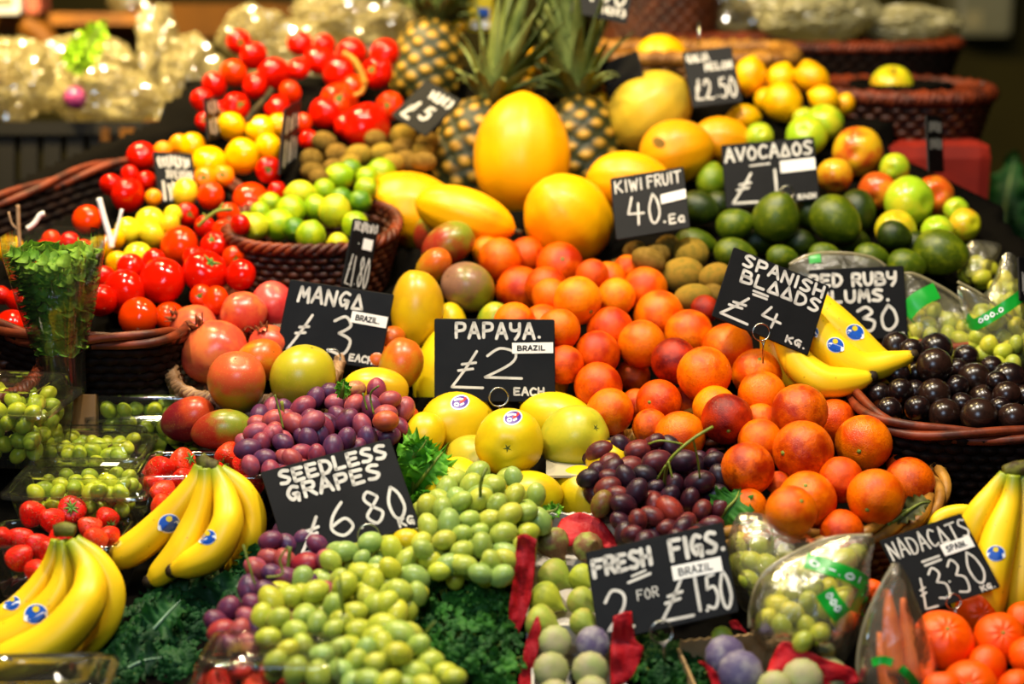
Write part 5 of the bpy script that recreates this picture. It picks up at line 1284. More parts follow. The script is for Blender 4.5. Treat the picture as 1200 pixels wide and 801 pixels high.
# ================================================================ clear plastic punnets
def punnet(label, u, v, d, w, l, h, yaw=0, lid=False, name='plastic_punnet', group='clear plastic punnets', taper=.86, tilt=.0, sticker=None, wall=None):
    """(u, v) the middle of the near bottom edge; w across, l deep, h high in metres"""
    c = P(u, v, d)
    Rm = Matrix.Rotation(yaw, 3, 'Z') @ Matrix.Rotation(tilt, 3, 'X')
    def loop(sx, sy, z, rib=0.0, n=72):
        out = []
        for k in range(n):
            a = 2 * PI * k / n
            ca, sa = math.cos(a), math.sin(a)
            x = math.copysign(abs(ca) ** .22, ca) * sx; y = math.copysign(abs(sa) ** .22, sa) * sy
            q = 1 + (rib if (k // 3) % 2 else 0)
            out.append(Rm @ Vector((x * q, y * q + l / 2, z)))
        return out
    w2, l2 = w / 2, l / 2
    b = MB()
    lv = [loop(w2 * taper * .4, l2 * taper * .4, .004)] + [loop(w2 * (taper + (1 - taper) * t), l2 * (taper + (1 - taper) * t), .001 + (h - .001) * t, .012 * math.sin(PI * t)) for t in [0, .06, .25, .5, .75, .93]]
    lv += [loop(w2, l2, h), loop(w2 + .007, l2 + .007, h + .001), loop(w2 + .008, l2 + .008, h - .004)]
    b.grid(lv, True, True)
    root = obj(name, b.mesh(name.replace('_', ' '), M['clear'])); root.location = c
    if lid:
        b = MB()
        lh = lid
        lv = [loop(w2 + .009, l2 + .009, h - .003), loop(w2 + .008, l2 + .008, h + .003), loop(w2, l2, h + .004)]
        for t in (.15, .4, .7, .9): lv.append(loop(w2 * (1 - .10 * t), l2 * (1 - .10 * t), h + .004 + lh * t, .01))
        lv += [loop(w2 * .88, l2 * .88, h + .004 + lh), loop(w2 * .76, l2 * .76, h + .004 + lh), loop(w2 * .73, l2 * .73, h + .001 + lh), loop(w2 * .5, l2 * .5, h + .001 + lh), loop(w2 * .47, l2 * .47, h + .004 + lh), loop(w2 * .2, l2 * .2, h + .004 + lh)]
        b.grid(lv, True, False, True)
        lo = obj('lid', b.mesh('punnet lid', M['clear']), root)
        if sticker:
            sx, sy, sw, sl = sticker; b = MB()
            z = h + .006 + lh
            b.grid([[Rm @ Vector((sx + i * sw, l2 * 0 + sy + j * sl, z)) for i in (0, .5, 1)] for j in (0, .5, 1)])
            obj('label', b.mesh('punnet label', M['white_card']), lo)
    tag(root, label, 'plastic punnet', group); CARVE.append(root)
    return root
def punnet_grapes(label, u, v, d, w, l, h, n, seed, cols, r=.0115, yaw=0):
    """loose green grapes filling a punnet: they stay one bunch on its stalk"""
    rr = random.Random(seed); c = P(u, v, d); Rm = Matrix.Rotation(yaw, 3, 'Z')
    root = empty('grape_bunch', c); pts = []
    tries = 0
    while len(pts) < n and tries < 9000:
        tries += 1
        p = Vector((rr.uniform(-w / 2 + r, w / 2 - r) * .9, rr.uniform(r, l - r), rr.uniform(r * 1.1, h)))
        k = .87 + .13 * p.z / h
        p.x *= k
        if tries < 4500: # favour the near face and the top
            if rr.random() < .5: p.y = r * 1.7 + (1 - k) * l * .5
            else: p.z = h - rr.uniform(0, r)
        if all((p - q).length > 1.72 * r for q in pts): pts.append(p)
    sb = MB()
    for p in pts:
        o = obj('grape', GRAPE['green'], root)
        z = Vector((rr.uniform(-1, 1), rr.uniform(-1, 1), rr.uniform(-1, 1))).normalized(); x = z.orthogonal().normalized(); y = z.cross(x)
        q = r * rr.uniform(.9, 1.05)
        o.matrix_local = Matrix.Translation(Rm @ p) @ Matrix((x, y, z)).transposed().to_4x4() @ Matrix.Diagonal((q * .95, q * .95, q, 1))
        c1, c2 = rr.choice(cols); o.color = (*lin(c1), 1); o['c2'] = lin(c2)
    for p in pts[::2]: sb.tube([Rm @ Vector((0, l / 2, h * .5)), Rm @ (p * .5 + Vector((0, l / 4, h * .4))), Rm @ p], .0009, 5)
    obj('stalk', sb.mesh('grape stalk', M['drystem']), root)
    tag(root, label, 'grapes', 'green grapes in clear punnets')
PG = [('#a8b82a', '#bcc43a'), ('#96ac30', '#a8b83c'), ('#b4bc28', '#c4c838')]
def px2m(px, d): return px * d / F
d = 2.15
punnet('lidded clear punnet of green grapes at the left edge', 2, 552, d, .118, .12, .075, -.12, .022, sticker=(-.05, .02, .03, .018)); punnet_grapes('green grapes inside the lidded punnet at the left edge', 2, 552, d, .11, .11, .08, 80, 1, PG, .0112, -.12)
d = 2.31
punnet('lidded clear punnet of green grapes behind the crimson mango', 180, 549, d, .168, .11, .07, .02, .026, sticker=(-.055, .075, .02, .025)); punnet_grapes('green grapes inside the lidded punnet behind the crimson mango', 180, 549, d, .16, .1, .08, 100, 2, PG, .0112, .02)
d = 2.11
punnet('lidded clear punnet of green grapes just behind the lower strawberries', 88, 622, d, .168, .1, .045, -.03, .016, sticker=(.02, .055, .022, .014)); punnet_grapes('green grapes inside the lidded punnet just behind the lower strawberries', 88, 622, d, .155, .09, .05, 90, 3, PG, .0102, -.03)
d = 2.2
punnet('lidded clear punnet of green grapes wedged between three other punnets', 95, 572, d, .15, .1, .04, 0, .014); punnet_grapes('green grapes inside the punnet wedged between three others', 95, 572, d, .14, .09, .045, 70, 4, PG, .0102)
punnet('lower open clear punnet of strawberries at the left edge', 60, 705, 2.05, .155, .085, .072, -.02, taper=.82, group='open strawberry punnets')
punnet('upper open clear punnet of strawberries behind the banana crown', 240, 624, 2.13, .15, .09, .076, .03, taper=.84, group='open strawberry punnets')
punnet('blurred clear punnet at the bottom left corner', 38, 878, 1.8, .145, .09, .06, .05, .008, taper=.85)
punnet('blurred lidded clear punnet at the bottom edge below the red grapes', 312, 882, 1.78, .16, .1, .058, -.05, .034, taper=.85)
# strawberries showing dimly inside the blurred punnet at the bottom
for u, v, r, lk in [(258, 800, 18, 's'), (300, 802, 18, 'so'), (340, 806, 18, 's'), (372, 815, 17, 'so'), (282, 782, 15, 's'), (318, 784, 15, 'so')]:
    build_fruit(put('strawberry', u, v, r, (.2, -.5), 1.0, lk, d=1.845, group='strawberries in the blurred front punnet', part=False))
# ================================================================ clear film bags
def film_bag(label, outline, d, thick, mat, seed=0, wr=.004, seam=None, tape=(), group='clear film bags', seam_mat=None, tip_d=0.0, n=48, m=10, name='film_bag', cat='plastic bag'):
    poly = catmull([Vector((a, b_, 0)) for a, b_ in outline], max(3, n // len(outline)), True)
    cu = sum(p.x for p in poly) / len(poly); cv = sum(p.y for p in poly) / len(poly)
    vt, vb = min(p.y for p in poly), max(p.y for p in poly)
    c0 = P(cu, cv, d); b = MB()
    for side in (1, -1):
        rws = []
        for i in range(m + 1):
            q = 1 - i / m
            row = []
            for k, p in enumerate(poly):
                u, v = cu + (p.x - cu) * q, cv + (p.y - cv) * q
                full = (v - vt) / (vb - vt)
                bul = thick * (1 - q ** 2.5) ** .6 * (.35 + .65 * min(1, full * 1.3))
                w = wr * (noise.noise((u * .035 + seed, v * .035, side * 3)) + .6 * noise.noise((u * .09 + seed, v * .05, 7))) * (1 - q ** 8)
                row.append(P(u, v, d - side * bul + tip_d * (1 - full) - w) - c0)
            rws.append(row)
        b.grid(rws if side == 1 else rws[::-1], True, False, False)
    root = obj(name, b.mesh(name.replace('_', ' '), mat)); root.location = c0
    if seam:
        s = MB()
        for ln in seam:
            k = []
            for (u, v) in ln: k.append(P(u, v, d + tip_d * (1 - (v - vt) / (vb - vt)) - .001) - c0)
            s.tube(catmull(k, 6), .0022, 6, flat=1)
        obj('seam', s.mesh('bag seam', seam_mat or M['seam']), root)
    if tape:
        bv = world_bvh(root)
        for pts, w, txt in tape:
            sh = [(*ribbon_grid(pts, w), 0, 0)]
            for (vs, fs) in txt: sh.append((vs, fs, 1, .0006))
            decal('printed_band', root, bv, sh, [M['tape'], M['sticker_white']], .0012)
    tag(root, label, cat, group)
    return root
def ribbon_grid(pts, w, n=8, k=4):
    p = catmull([Vector((x, y, 0)) for x, y in pts], n); vs, fs = [], []
    for i, q in enumerate(p):
        t = (p[min(i + 1, len(p) - 1)] - p[max(i - 1, 0)]).normalized(); nn = Vector((-t.y, t.x, 0))
        for j in range(k + 1):
            z = q + nn * (w * (2 * j / k - 1)); vs.append((z.x, z.y))
    for i in range(len(p) - 1):
        for j in range(k):
            a = i * (k + 1) + j; fs.append((a, a + 1, a + k + 2, a + k + 1))
    return vs, fs
def along(txt, a, b_, h, w):
    """small white strokes standing for the band's print, laid from a to b"""
    dx, dy = b_[0] - a[0], b_[1] - a[1]; L = math.hypot(dx, dy); ex, ey = dx / L, dy / L
    out = []
    for vs, fs in text2d(txt, 0, -h, L, h, w):
        out.append(([(a[0] + x * ex - y * ey, a[1] + x * ey + y * ex) for x, y in vs], fs))
    return out
M['seam'] = film('sealed bag edge', '#f4ecd4', .55, .1, .2, 0, 30, '#e8dcb0')
film_bag('clear bag of green grapes right of the FRESH FIGS sign', [(862, 606), (880, 600), (905, 606), (950, 628), (966, 650), (950, 690), (910, 720), (875, 718), (858, 690), (850, 650)], 2.02, .062, M['bagfilm'], 1)
film_bag('clear bag of green grapes with a green printed band, front centre right', [(895, 672), (930, 648), (975, 630), (1022, 627), (1020, 660), (1018, 700), (1005, 745), (985, 778), (940, 770), (890, 755), (878, 725), (880, 700)], 1.925, .06, M['bagfilm'], 2,
  seam=[[(878, 735), (881, 705), (895, 672), (930, 648), (975, 630), (1022, 627)]], tape=[([(944, 656), (970, 664), (1000, 675), (1019, 688)], 9, along('0.-.0I', (948, 657), (1010, 680), 4, .9)), ([(966, 692), (975, 706), (988, 722)], 12, along('000', (970, 694), (984, 716), 4.5, .9)), ([(1018, 688), (1012, 702), (1004, 718)], 9, [])])
film_bag('clear bag of carrots in front of the mandarins', [(1048, 660), (1062, 672), (1075, 705), (1090, 745), (1100, 790), (1095, 830), (1040, 835), (1008, 815), (1005, 780), (1012, 735), (1028, 695)], 1.88, .035, M['bagfilm'], 3, seam=[[(1008, 800), (1005, 775), (1012, 735), (1028, 695), (1048, 660)]], tape=[([(1022, 776), (1034, 773), (1046, 776)], 5, []), ([(1055, 782), (1068, 794), (1078, 812)], 5, [])])
film_bag('clear bag of green grapes with green bands behind the black plums', [(1060, 320), (1075, 322), (1110, 340), (1140, 365), (1165, 395), (1160, 430), (1110, 428), (1070, 408), (1056, 380), (1054, 345)], 2.46, .035, M['bagfilm'], 4,
  seam=[[(1060, 320), (1075, 322), (1110, 340), (1130, 355)]], tape=[([(1060, 368), (1075, 352), (1098, 340)], 10, [])])
film_bag('upright clear bag of green grapes at the right edge by the avocados', [(1176, 298), (1190, 300), (1200, 330), (1215, 370), (1220, 420), (1190, 440), (1150, 420), (1135, 385), (1122, 335), (1150, 345), (1165, 325)], 2.44, .04, M['bagfilm'], 5,
  seam=[[(1122, 330), (1150, 345), (1185, 372)]], tape=[([(1130, 372), (1142, 380), (1168, 366), (1192, 350), (1200, 344)], 7, along('000.0', (1146, 377), (1176, 361), 3.2, .8))])
film_bag('small clear bag tip with green grapes right of the avocados', [(1138, 282), (1172, 286), (1168, 305), (1160, 330), (1140, 335), (1125, 322), (1130, 300)], 2.56, .03, M['bagfilm'], 6)
film_bag('pale bag edge seen over the RED RUBY PLUMS sign', [(925, 310), (950, 298), (985, 296), (1020, 301), (1038, 312), (1030, 345), (980, 350), (935, 340)], 2.505, .02, M['bagfilm'], 7, seam=[[(925, 310), (950, 298), (985, 296), (1020, 301), (1038, 312)]], tape=[([(948, 304), (962, 302)], 5, [])])
GP = [('#a8b030', '#bcbc40'), ('#9ca838', '#b0b044'), ('#b4b42c', '#c4bc38')]
grape_bunch('green grapes inside the bag right of the FRESH FIGS sign', [(900, 655, 42, 44, 0), (915, 640, 34, 26, 0)], 2.04, 60, 13, GP, 'green', [[(905, 618, -.03), (905, 640, -.03), (900, 670, 0)]], 1.05, 21, 'green grapes in film bags', thick=.5)
grape_bunch('green grapes inside the front bag with the printed band', [(942, 712, 48, 42, 0), (965, 680, 40, 30, 0), (985, 655, 22, 16, .005)], 1.945, 72, 13.5, GP, 'green', (), 1.05, 22, 'green grapes in film bags', thick=.5)
grape_bunch('green grapes inside the bag behind the black plums', [(1105, 395, 42, 24, 0), (1085, 380, 22, 22, 0), (1140, 405, 20, 18, 0)], 2.465, 40, 10.5, GP, 'green', (), 1.05, 23, 'green grapes in film bags', thick=.5)
grape_bunch('green grapes inside the upright bag at the right edge', [(1180, 395, 30, 34, 0), (1160, 385, 24, 24, 0), (1180, 345, 14, 20, 0)], 2.445, 40, 10.5, GP, 'green', (), 1.05, 24, 'green grapes in film bags', thick=.5)
grape_bunch('green grapes inside the small bag right of the avocados', [(1146, 318, 16, 12, 0)], 2.56, 12, 10, GP, 'green', (), 1.05, 25, 'green grapes in film bags', thick=.4)
M['carrot'] = plain('carrot skin', '#e0701c', .5, .4, '#c85410', 20, .3)
for (a, b_, r, lab) in [((1040, 690), (1050, 790), 12, 'leftmost carrot in the clear bag'), ((1058, 700), (1072, 800), 12, 'middle carrot in the clear bag'), ((1075, 735), (1085, 815), 11, 'rightmost carrot in the clear bag'), ((1030, 740), (1045, 820), 11, 'lowest carrot in the clear bag, by its sealed edge')]:
    b = MB(); A, B_ = P(*a, 1.885), P(*b_, 1.87); pts = [A.lerp(B_, t / 12) for t in range(13)]
    b.tube([p - A for p in pts], [px2m(r, 1.88) * (.25 + .75 * math.sin(min(1, t / 9) * PI / 2)) * (1 + .04 * (t % 2)) for t in range(13)], 12)
    o = obj('carrot', b.mesh('carrot', M['carrot'])); o.location = A; tag(o, lab, 'carrot', 'carrots in the clear bag')
# ================================================================ fig boxes with red tissue
def card_box(label, u, v, d, w, l, h, yaw, cuts=10, walls='bflr', mats=None, slope=.0):
    """open cardboard tray; (u,v) middle of the far top edge; scalloped rim"""
    c = P(u, v, d); Rm = Matrix.Rotation(yaw, 3, 'Z') @ Matrix.Rotation(slope, 3, 'X')
    root = empty('cardboard_box', c)
    th = .003
    def panel(p0, p1, hh, nm, wavy=True):
        b = MB(); n = 40
        f, k = [], []
        dr = (p1 - p0).normalized(); nn = Vector((-dr.y, dr.x, 0))
        rws = []
        for i in range(n + 1):
            t = i / n; p = p0.lerp(p1, t); z = hh - (.003 * abs(math.sin(t * cuts * PI)) if wavy else 0)
            rws.append([Rm @ (p + Vector((0, 0, -h))), Rm @ (p + Vector((0, 0, z - h))), Rm @ (p + nn * th + Vector((0, 0, z - h))), Rm @ (p + nn * th + Vector((0, 0, -h)))])
        b.grid(rws, True, True, True)
        obj(nm, b.mesh(nm.replace('_', ' '), mats or M['card'], False), root)
    A, B_, C_, D_ = Vector((-w / 2, 0, 0)), Vector((w / 2, 0, 0)), Vector((w / 2, -l, 0)), Vector((-w / 2, -l, 0))
    panel(A, B_, h, 'side_panel'); panel(D_, A, h * .8, 'side_panel', False); panel(B_, C_, h * .8, 'side_panel', False); panel(C_, D_, h * .6, 'side_panel', False)
    b = MB(); b.grid([[Rm @ Vector((x, y, -h)) for x in (-w / 2, w / 2)] for y in (-l, 0)]); b.grid([[Rm @ Vector((x, y, -h - th)) for x in (-w / 2, w / 2)] for y in (-l, 0)])
    obj('bottom_panel', b.mesh('box bottom', mats or M['card'], False), root)
    tag(root, label, 'cardboard box', 'cardboard fig boxes'); CARVE.append(root); return root
def tissue(label, pts_rows, d, seed=0):
    """crumpled sheet through rows of (u, v, dd) photo points"""
    b = MB(); rws = []
    R_ = [catmull([Vector((a[0], a[1], (a[2] if len(a) > 2 else 0) * 1000)) for a in row], 6) for row in pts_rows]
    cols = list(zip(*R_)); C2 = [catmull(list(c), 6) for c in cols]
    c0 = P(pts_rows[0][0][0], pts_rows[0][0][1], d)
    for i in range(len(C2[0])):
        row = []
        for c in C2:
            q = c[i]; w = .006 * noise.noise((q.x * .05 + seed, q.y * .05, 0)) + .005 * abs(noise.noise((q.x * .12, q.y * .09 + seed, 4)))
            row.append(P(q.x, q.y, d + q.z / 1000 - w) - c0)
        rws.append(row)
    b.grid(rws)
    nf = len(b.f)
    me = b.mesh('tissue sheet', M['tissue'])
    o = obj('tissue_paper', me); o.location = c0
    so = o.modifiers.new('thickness', 'SOLIDIFY'); so.thickness = .0005
    tag(o, label, 'tissue paper', 'red tissue papers')
    return o
card_box('upper cardboard fig box lined with red tissue', 678, 601, 2.085, .118, .17, .055, -.02, 9, slope=.35)
card_box('front cardboard fig box at the bottom edge', 676, 729, 1.965, .1, .16, .05, 0, 8, slope=.35)
card_box('right-hand cardboard fig box below the bagged grapes', 850, 745, 1.935, .105, .16, .055, .22, 9, mats=M['card_brown'], slope=.3)
tissue('red tissue along the left side of the upper fig box', [[(606, 628), (616, 625), (629, 632)], [(601, 680), (612, 680), (624, 690)], [(596, 712), (606, 716), (616, 722)], [(597, 730), (603, 736), (608, 742)]], 1.955, 1)
tissue('red tissue folded at the back of the upper fig box', [[(658, 608, .02), (680, 600, .02), (706, 610, .02)], [(652, 622, .01), (680, 616, .01), (722, 632, .01)], [(655, 640, 0), (690, 640, 0), (730, 645, 0)]], 2.06, 2)
tissue('red tissue along the left side of the front fig box', [[(627, 724), (631, 722), (634, 735)], [(617, 750), (623, 750), (632, 756)], [(611, 780), (618, 782), (625, 786)], [(605, 812), (614, 812), (624, 812)]], 1.92, 3)
tissue('red tissue standing up at the right of the front fig box', [[(719, 722), (730, 717), (740, 716)], [(717, 745), (730, 745), (744, 748)], [(715, 772), (734, 766), (754, 760)], [(716, 806), (732, 800), (742, 792)]], 1.9, 4)
tissue('red tissue folded across the right-hand fig box', [[(902, 776, .01), (916, 752, .01), (935, 756)], [(898, 795), (930, 775), (962, 770)], [(905, 806), (950, 790), (1000, 784)], [(925, 812), (965, 808), (1006, 800)]], 1.875, 5)
tissue('red tissue tucked in the near left corner of the right-hand fig box', [[(818, 774), (826, 776), (834, 782)], [(828, 785), (840, 790), (852, 800)], [(836, 806), (850, 810), (866, 815)]], 1.865, 6)
tissue('small red tissue corner under the bottom edge of the FRESH FIGS sign', [[(854, 728), (862, 726), (868, 732)], [(858, 736), (868, 738), (876, 742)]], 1.94, 7)
# ================================================================ the pot of cress
def cress():
    d = 2.27; c = P(74, 462, d); root = empty('cress_pot', c)
    r = px2m(25, d); h = px2m(50, d)
    b = MB()
    b.grid([[Vector((q * r * math.cos(a), q * r * math.sin(a), z)) for a in [2 * PI * k / 28 for k in range(28)]] for q, z in ((.85, 0), (1.0, h), (1.06, h), (1.06, h + .004), (.98, h + .004), (.96, h - .006))], True, True, True)
    obj('pot', b.mesh('black plant pot', M['black']), root)
    b = MB(); s = MB(); rr = random.Random(2)
    for _ in range(1100):
        a = rr.uniform(0, 2 * PI); t = rr.random(); z = h + .006 + t * px2m(118, d)
        rad = r * (1.0 + 1.0 * t) * math.sqrt(rr.random())
        if rr.random() < .5: rad = r * (1.0 + 1.0 * t) * rr.uniform(.85, 1)
        p = Vector((math.cos(a) * rad, math.sin(a) * rad, z))
        n_ = (Vector((math.cos(a), math.sin(a), .9)) + Vector((rr.uniform(-.5, .5), rr.uniform(-.5, .5), rr.uniform(-.3, .5)))).normalized()
        e = n_.orthogonal().normalized(); f = n_.cross(e); q = rr.uniform(.006, .011)
        k0 = len(b.v)
        rws = [[p + (e * math.cos(x) + f * math.sin(x) * .8) * (q * k) + n_ * (q * .4 * k * k * math.cos(2 * x)) for x in [2 * PI * i / 10 for i in range(10)]] for k in (.15, .6, 1)]
        b.grid(rws, True, True)
        for i in range(k0, len(b.v)): b.t[i] = .6
        if rr.random() < .4: s.tube([Vector((math.cos(a) * r * .6, math.sin(a) * r * .6, h - .004)), Vector((math.cos(a) * (r * .7 + rad * .2), math.sin(a) * (r * .7 + rad * .2), (h + z) / 2)), p], .0009, 5)
    obj('leaves', b.mesh('cress leaves', M['cress']), root); obj('stems', s.mesh('cress stems', M['stem']), root)
    b = MB()
    b.grid([[Vector((q * r * math.cos(a) * (1 + .03 * math.cos(7 * a)), q * r * math.sin(a) * (1 + .03 * math.cos(7 * a)), z)) for a in [2 * PI * k / 42 for k in range(42)]] for q, z in ((1.08, .004), (1.12, h), (1.7, h + .06), (2.25, h + px2m(118, d)), (2.3, h + px2m(140, d)))], True)
    obj('clear_sleeve', b.mesh('clear sleeve', M['clear']), root)
    tag(root, 'pot of green cress in a clear sleeve in front of the tomatoes', 'potted herb'); CARVE.append(root)
cress()
# vine stalks lying among the tomatoes
def vine(label, pts, d, r, mat='yvine', twigs=()):
    c0 = P(pts[0][0], pts[0][1], d); b = MB()
    b.tube(catmull([P(p[0], p[1], d + (p[2] if len(p) > 2 else 0)) - c0 for p in pts], 6), r, 7)
    for t in twigs: b.tube(catmull([P(p[0], p[1], d) - c0 for p in t], 4), r * .6, 6)
    o = obj('tomato_vine_stalk', b.mesh('vine stalk', M[mat])); o.location = c0; tag(o, label, 'stalk', 'tomato vine stalks')
vine('curved orange-yellow vine stalk over the large tomatoes', [(402, 62), (414, 70), (422, 82), (428, 98)], 2.9, .006, twigs=[[(428, 98), (424, 108), (415, 112)]])
vine('green vine stalk over the left cherry tomatoes beside the limes', [(232, 265), (242, 256), (255, 247), (272, 245)], 2.58, .003, 'stem', [[(255, 247), (262, 238)], [(242, 256), (238, 250)]])
vine('olive vine stalk under the back tomatoes, above yellow tomatoes', [(290, 142), (300, 128), (312, 116), (320, 104)], 2.8, .006, 'darkstem')
vine('white spring onion tip standing by the lemon-yellow tomatoes', [(116, 232), (122, 255), (128, 275), (131, 290)], 2.55, .0045, 'white_card', [[(131, 290), (138, 265), (143, 245)], [(128, 275), (118, 290), (112, 302)]])
vine('pale thin stalk beside the far left yellow tomato', [(24, 300), (22, 270), (21, 240)], 2.5, .003, 'wicker_pale', [[(22, 270), (14, 262), (10, 248)]])
vine('white curled stalk end in front of the red-rimmed tray', [(32, 268), (40, 262), (47, 252), (52, 250)], 2.55, .004, 'white_card')
# ================================================================ the back of the stall
def crumple(label, u, v, d, ru, rv, thick, mat, seed, name='cellophane_parcel', cat='wrapped parcel', group='cellophane parcels behind the stall', part=None, amp=.35):
    bm = bmesh.new(); bmesh.ops.create_icosphere(bm, subdivisions=5, radius=1)
    c = P(u, v, d)
    for w in bm.verts:
        p = w.co.normalized()
        q = 1 + amp * (noise.noise(p * 1.6 + Vector((seed, 0, 0))) * .8 - abs(noise.noise(p * 4 + Vector((seed, 3, 0)))) * .55 - abs(noise.noise(p * 9 + Vector((seed, 7, 0)))) * .3)
        p = p * q * random.uniform(.965, 1.035)
        w.co = RIGHT * (p.x * ru * d / F) + UP * (p.y * rv * d / F) + BACK * (p.z * thick)
    me = bpy.data.meshes.new(name.replace('_', ' ')); bm.to_mesh(me); bm.free(); me.materials.append(mat)
    o = obj(name, me); o.location = c; tag(o, label, cat, group)
    return o
crumple('crumpled cellophane parcel at the far left under the shelf', 18, 95, 3.5, 46, 50, .1, M['cello'], 1)
crumple('crumpled cellophane parcel on the black crate at the left', 128, 116, 3.42, 66, 38, .1, M['cello'], 2)
crumple('tall upright cellophane parcel under the shelf end', 186, 60, 3.6, 26, 58, .08, M['cello'], 3)
crumple('cellophane parcel directly left of the back tomatoes', 226, 98, 3.45, 38, 58, .1, M['cello'], 4)
crumple('pale cellophane parcel behind the heap of back tomatoes', 300, 40, 3.5, 42, 34, .09, M['cello'], 5)
crumple('pale cellophane parcel at the top, left of the blurred pineapple', 410, 25, 3.6, 78, 40, .1, M['cello'], 6)
crumple('grey-cream film parcel at the top behind the GALIA MELON sign', 855, 18, 3.75, 58, 32, .1, M['cello'], 7)
crumple('wide cellophane parcel heaped behind the black crate', 95, 80, 3.65, 80, 40, .1, M['cello'], 14)
crumple('cellophane parcel low beside the black crate posts', 205, 150, 3.4, 24, 34, .07, M['cello'], 15)
crumple('cellophane parcel behind the topmost back tomatoes', 345, 70, 3.5, 60, 40, .08, M['cello'], 16)
crumple('small pale film bundle on the shelf end', 150, 2, 4.35, 24, 16, .06, M['cello'], 12)
crumple('cream plastic bag lying over the long basket', 960, 15, 3.55, 76, 34, .1, M['creambag'], 8, 'plastic_bag', 'plastic bag', 'cream plastic bags', amp=.25)
crumple('cream plastic bag end trailing to the right', 1070, 28, 3.55, 62, 22, .07, M['creambag'], 9, 'plastic_bag', 'plastic bag', 'cream plastic bags', amp=.3)
def slab(name, pts, mat, thick=.02, nrm=None):
    """flat board through four world points, with thickness along nrm"""
    A, B_, C_, D_ = [Vector(p) for p in pts]
    n_ = (nrm or (B_ - A).cross(D_ - A).normalized()) * thick
    c = (A + B_ + C_ + D_) / 4; b = MB()
    def ins(p, k): return p + (c - p) * k
    b.grid([[ins(p, .02) - c for p in (A, B_, C_, D_)], [p + n_ * .12 - c for p in (A, B_, C_, D_)], [p + n_ * .88 - c for p in (A, B_, C_, D_)], [ins(p, .02) + n_ - c for p in (A, B_, C_, D_)]], True, True, True)
    o = obj(name, b.mesh(name.replace('_', ' '), mat, False)); o.location = c
    return o
def board(u0, v0, u1, v1, d, mat, name, thick=.03):
    return slab(name, [P(u0, v1, d), P(u1, v1, d), P(u1, v0, d), P(u0, v0, d)], mat, thick, -BACK)
t = empty('wooden_shelf', P(80, 20, 4.2))
sh = [board(-20, 15, 165, 29, 4.2, M['wood_warm'], 'shelf_board', .3), board(160, 4, 345, 44, 4.3, M['wood_dark'], 'fascia_board', .03), board(-20, 20, 48, 100, 4.25, M['wood_warm'], 'side_board', .03), board(120, 28, 176, 120, 4.4, M['wood_dark'], 'back_board', .03)]
for o in sh: o.parent = t; o.matrix_parent_inverse = Matrix.Translation(-t.location)
# curved bracket under the shelf
b = MB(); c0 = t.location; pts = catmull([P(30, 28, 4.15), P(52, 45, 4.15), P(64, 70, 4.15), P(70, 105, 4.15)], 8)
b.tube([p - c0 for p in pts], [.03] * len(pts), 8); o = obj('bracket', b.mesh('shelf bracket', M['wood_warm']), t)
tag(t, 'brown wooden shelf unit at the top left', 'shelf')
def carton(label, u0, v0, u1, v1, d, dep, mat, stripe=None, name='carton', cat='box'):
    c = P((u0 + u1) / 2, (v0 + v1) / 2, d); b = MB()
    b.box((0, 0, 0), ((u1 - u0) * d / F, dep, (v1 - v0) * d / F))
    o = obj(name, b.mesh(name, mat, False)); o.location = c
    if stripe:
        for k, (m_, x, y, w, h) in enumerate(stripe):
            b = MB(); b.box((x * (u1 - u0) * d / F, -dep / 2 - .001, y * (v1 - v0) * d / F), (w * (u1 - u0) * d / F, .003, h * (v1 - v0) * d / F)); obj('printed_patch', b.mesh('printed patch', m_, False), o)
    tag(o, label, cat); return o
carton('white printed carton on the shelf at the top left corner', -8, -14, 30, 15, 4.15, .12, M['white_card'], [(M['grey_metal'], 0, 0, .7, .4)])
carton('small pink carton on the shelf beside the white one', 36, -10, 52, 14, 4.15, .1, plain('pink card', '#b8604a', .6, .3))
carton('small yellow packet with a blue patch behind the left pineapple crown', 548, -6, 578, 36, 3.3, .05, plain('yellow packet', '#d8c020', .5, .4), [(M['sticker_blue'], .1, 0, .5, .3), (M['sticker_white'], 0, -.3, .7, .2)], 'packet', 'packet')
carton('grey steel box at the top right', 1112, -60, 1178, 40, 6.0, .25, M['grey_metal'], [(plain('dull dial', '#b0a880', .4, .5), -.2, -.3, .3, .2)], 'steel_box')
# red crate under the wicker basket
t = carton('red cloth-covered crate under the wicker basket at back right', 1006, 158, 1140, 330, 3.1, .24, M['cloth_red'], None, 'red_crate', 'crate')
# black slatted crate at the left
t = empty('black_crate', P(90, 200, 3.3)); c0 = t.location; parts = []
parts.append(board(-40, 142, 190, 158, 3.3, M['black'], 'top_rail', .3))
for k in range(8): parts.append(board(-30 + 27 * k, 156, -30 + 27 * k + 20, 240, 3.31, M['black'], 'slat', .02))
parts.append(board(118, 150, 128, 240, 3.29, M['wood_dark'], 'post', .02)); parts.append(board(140, 150, 158, 240, 3.29, M['wood_dark'], 'post', .02)); parts.append(board(168, 140, 190, 240, 3.3, M['wood_dark'], 'post', .02))
for o in parts: o.parent = t; o.matrix_parent_inverse = Matrix.Translation(-c0)
tag(t, 'black slatted crate behind the left tomatoes', 'crate')
leaf_thing('celery_stalk', 'bright green celery leaf sticking up at the top left', 'celery', [([(84, 86), (95, 66), (108, 46), (124, 24)], 18, 5, 4, (.5, .2, 1)), ([(80, 80), (88, 62), (98, 48)], 14, 5, 4, (-.3, .2, 1))], M['celery'], None, 'stem', 3.3)
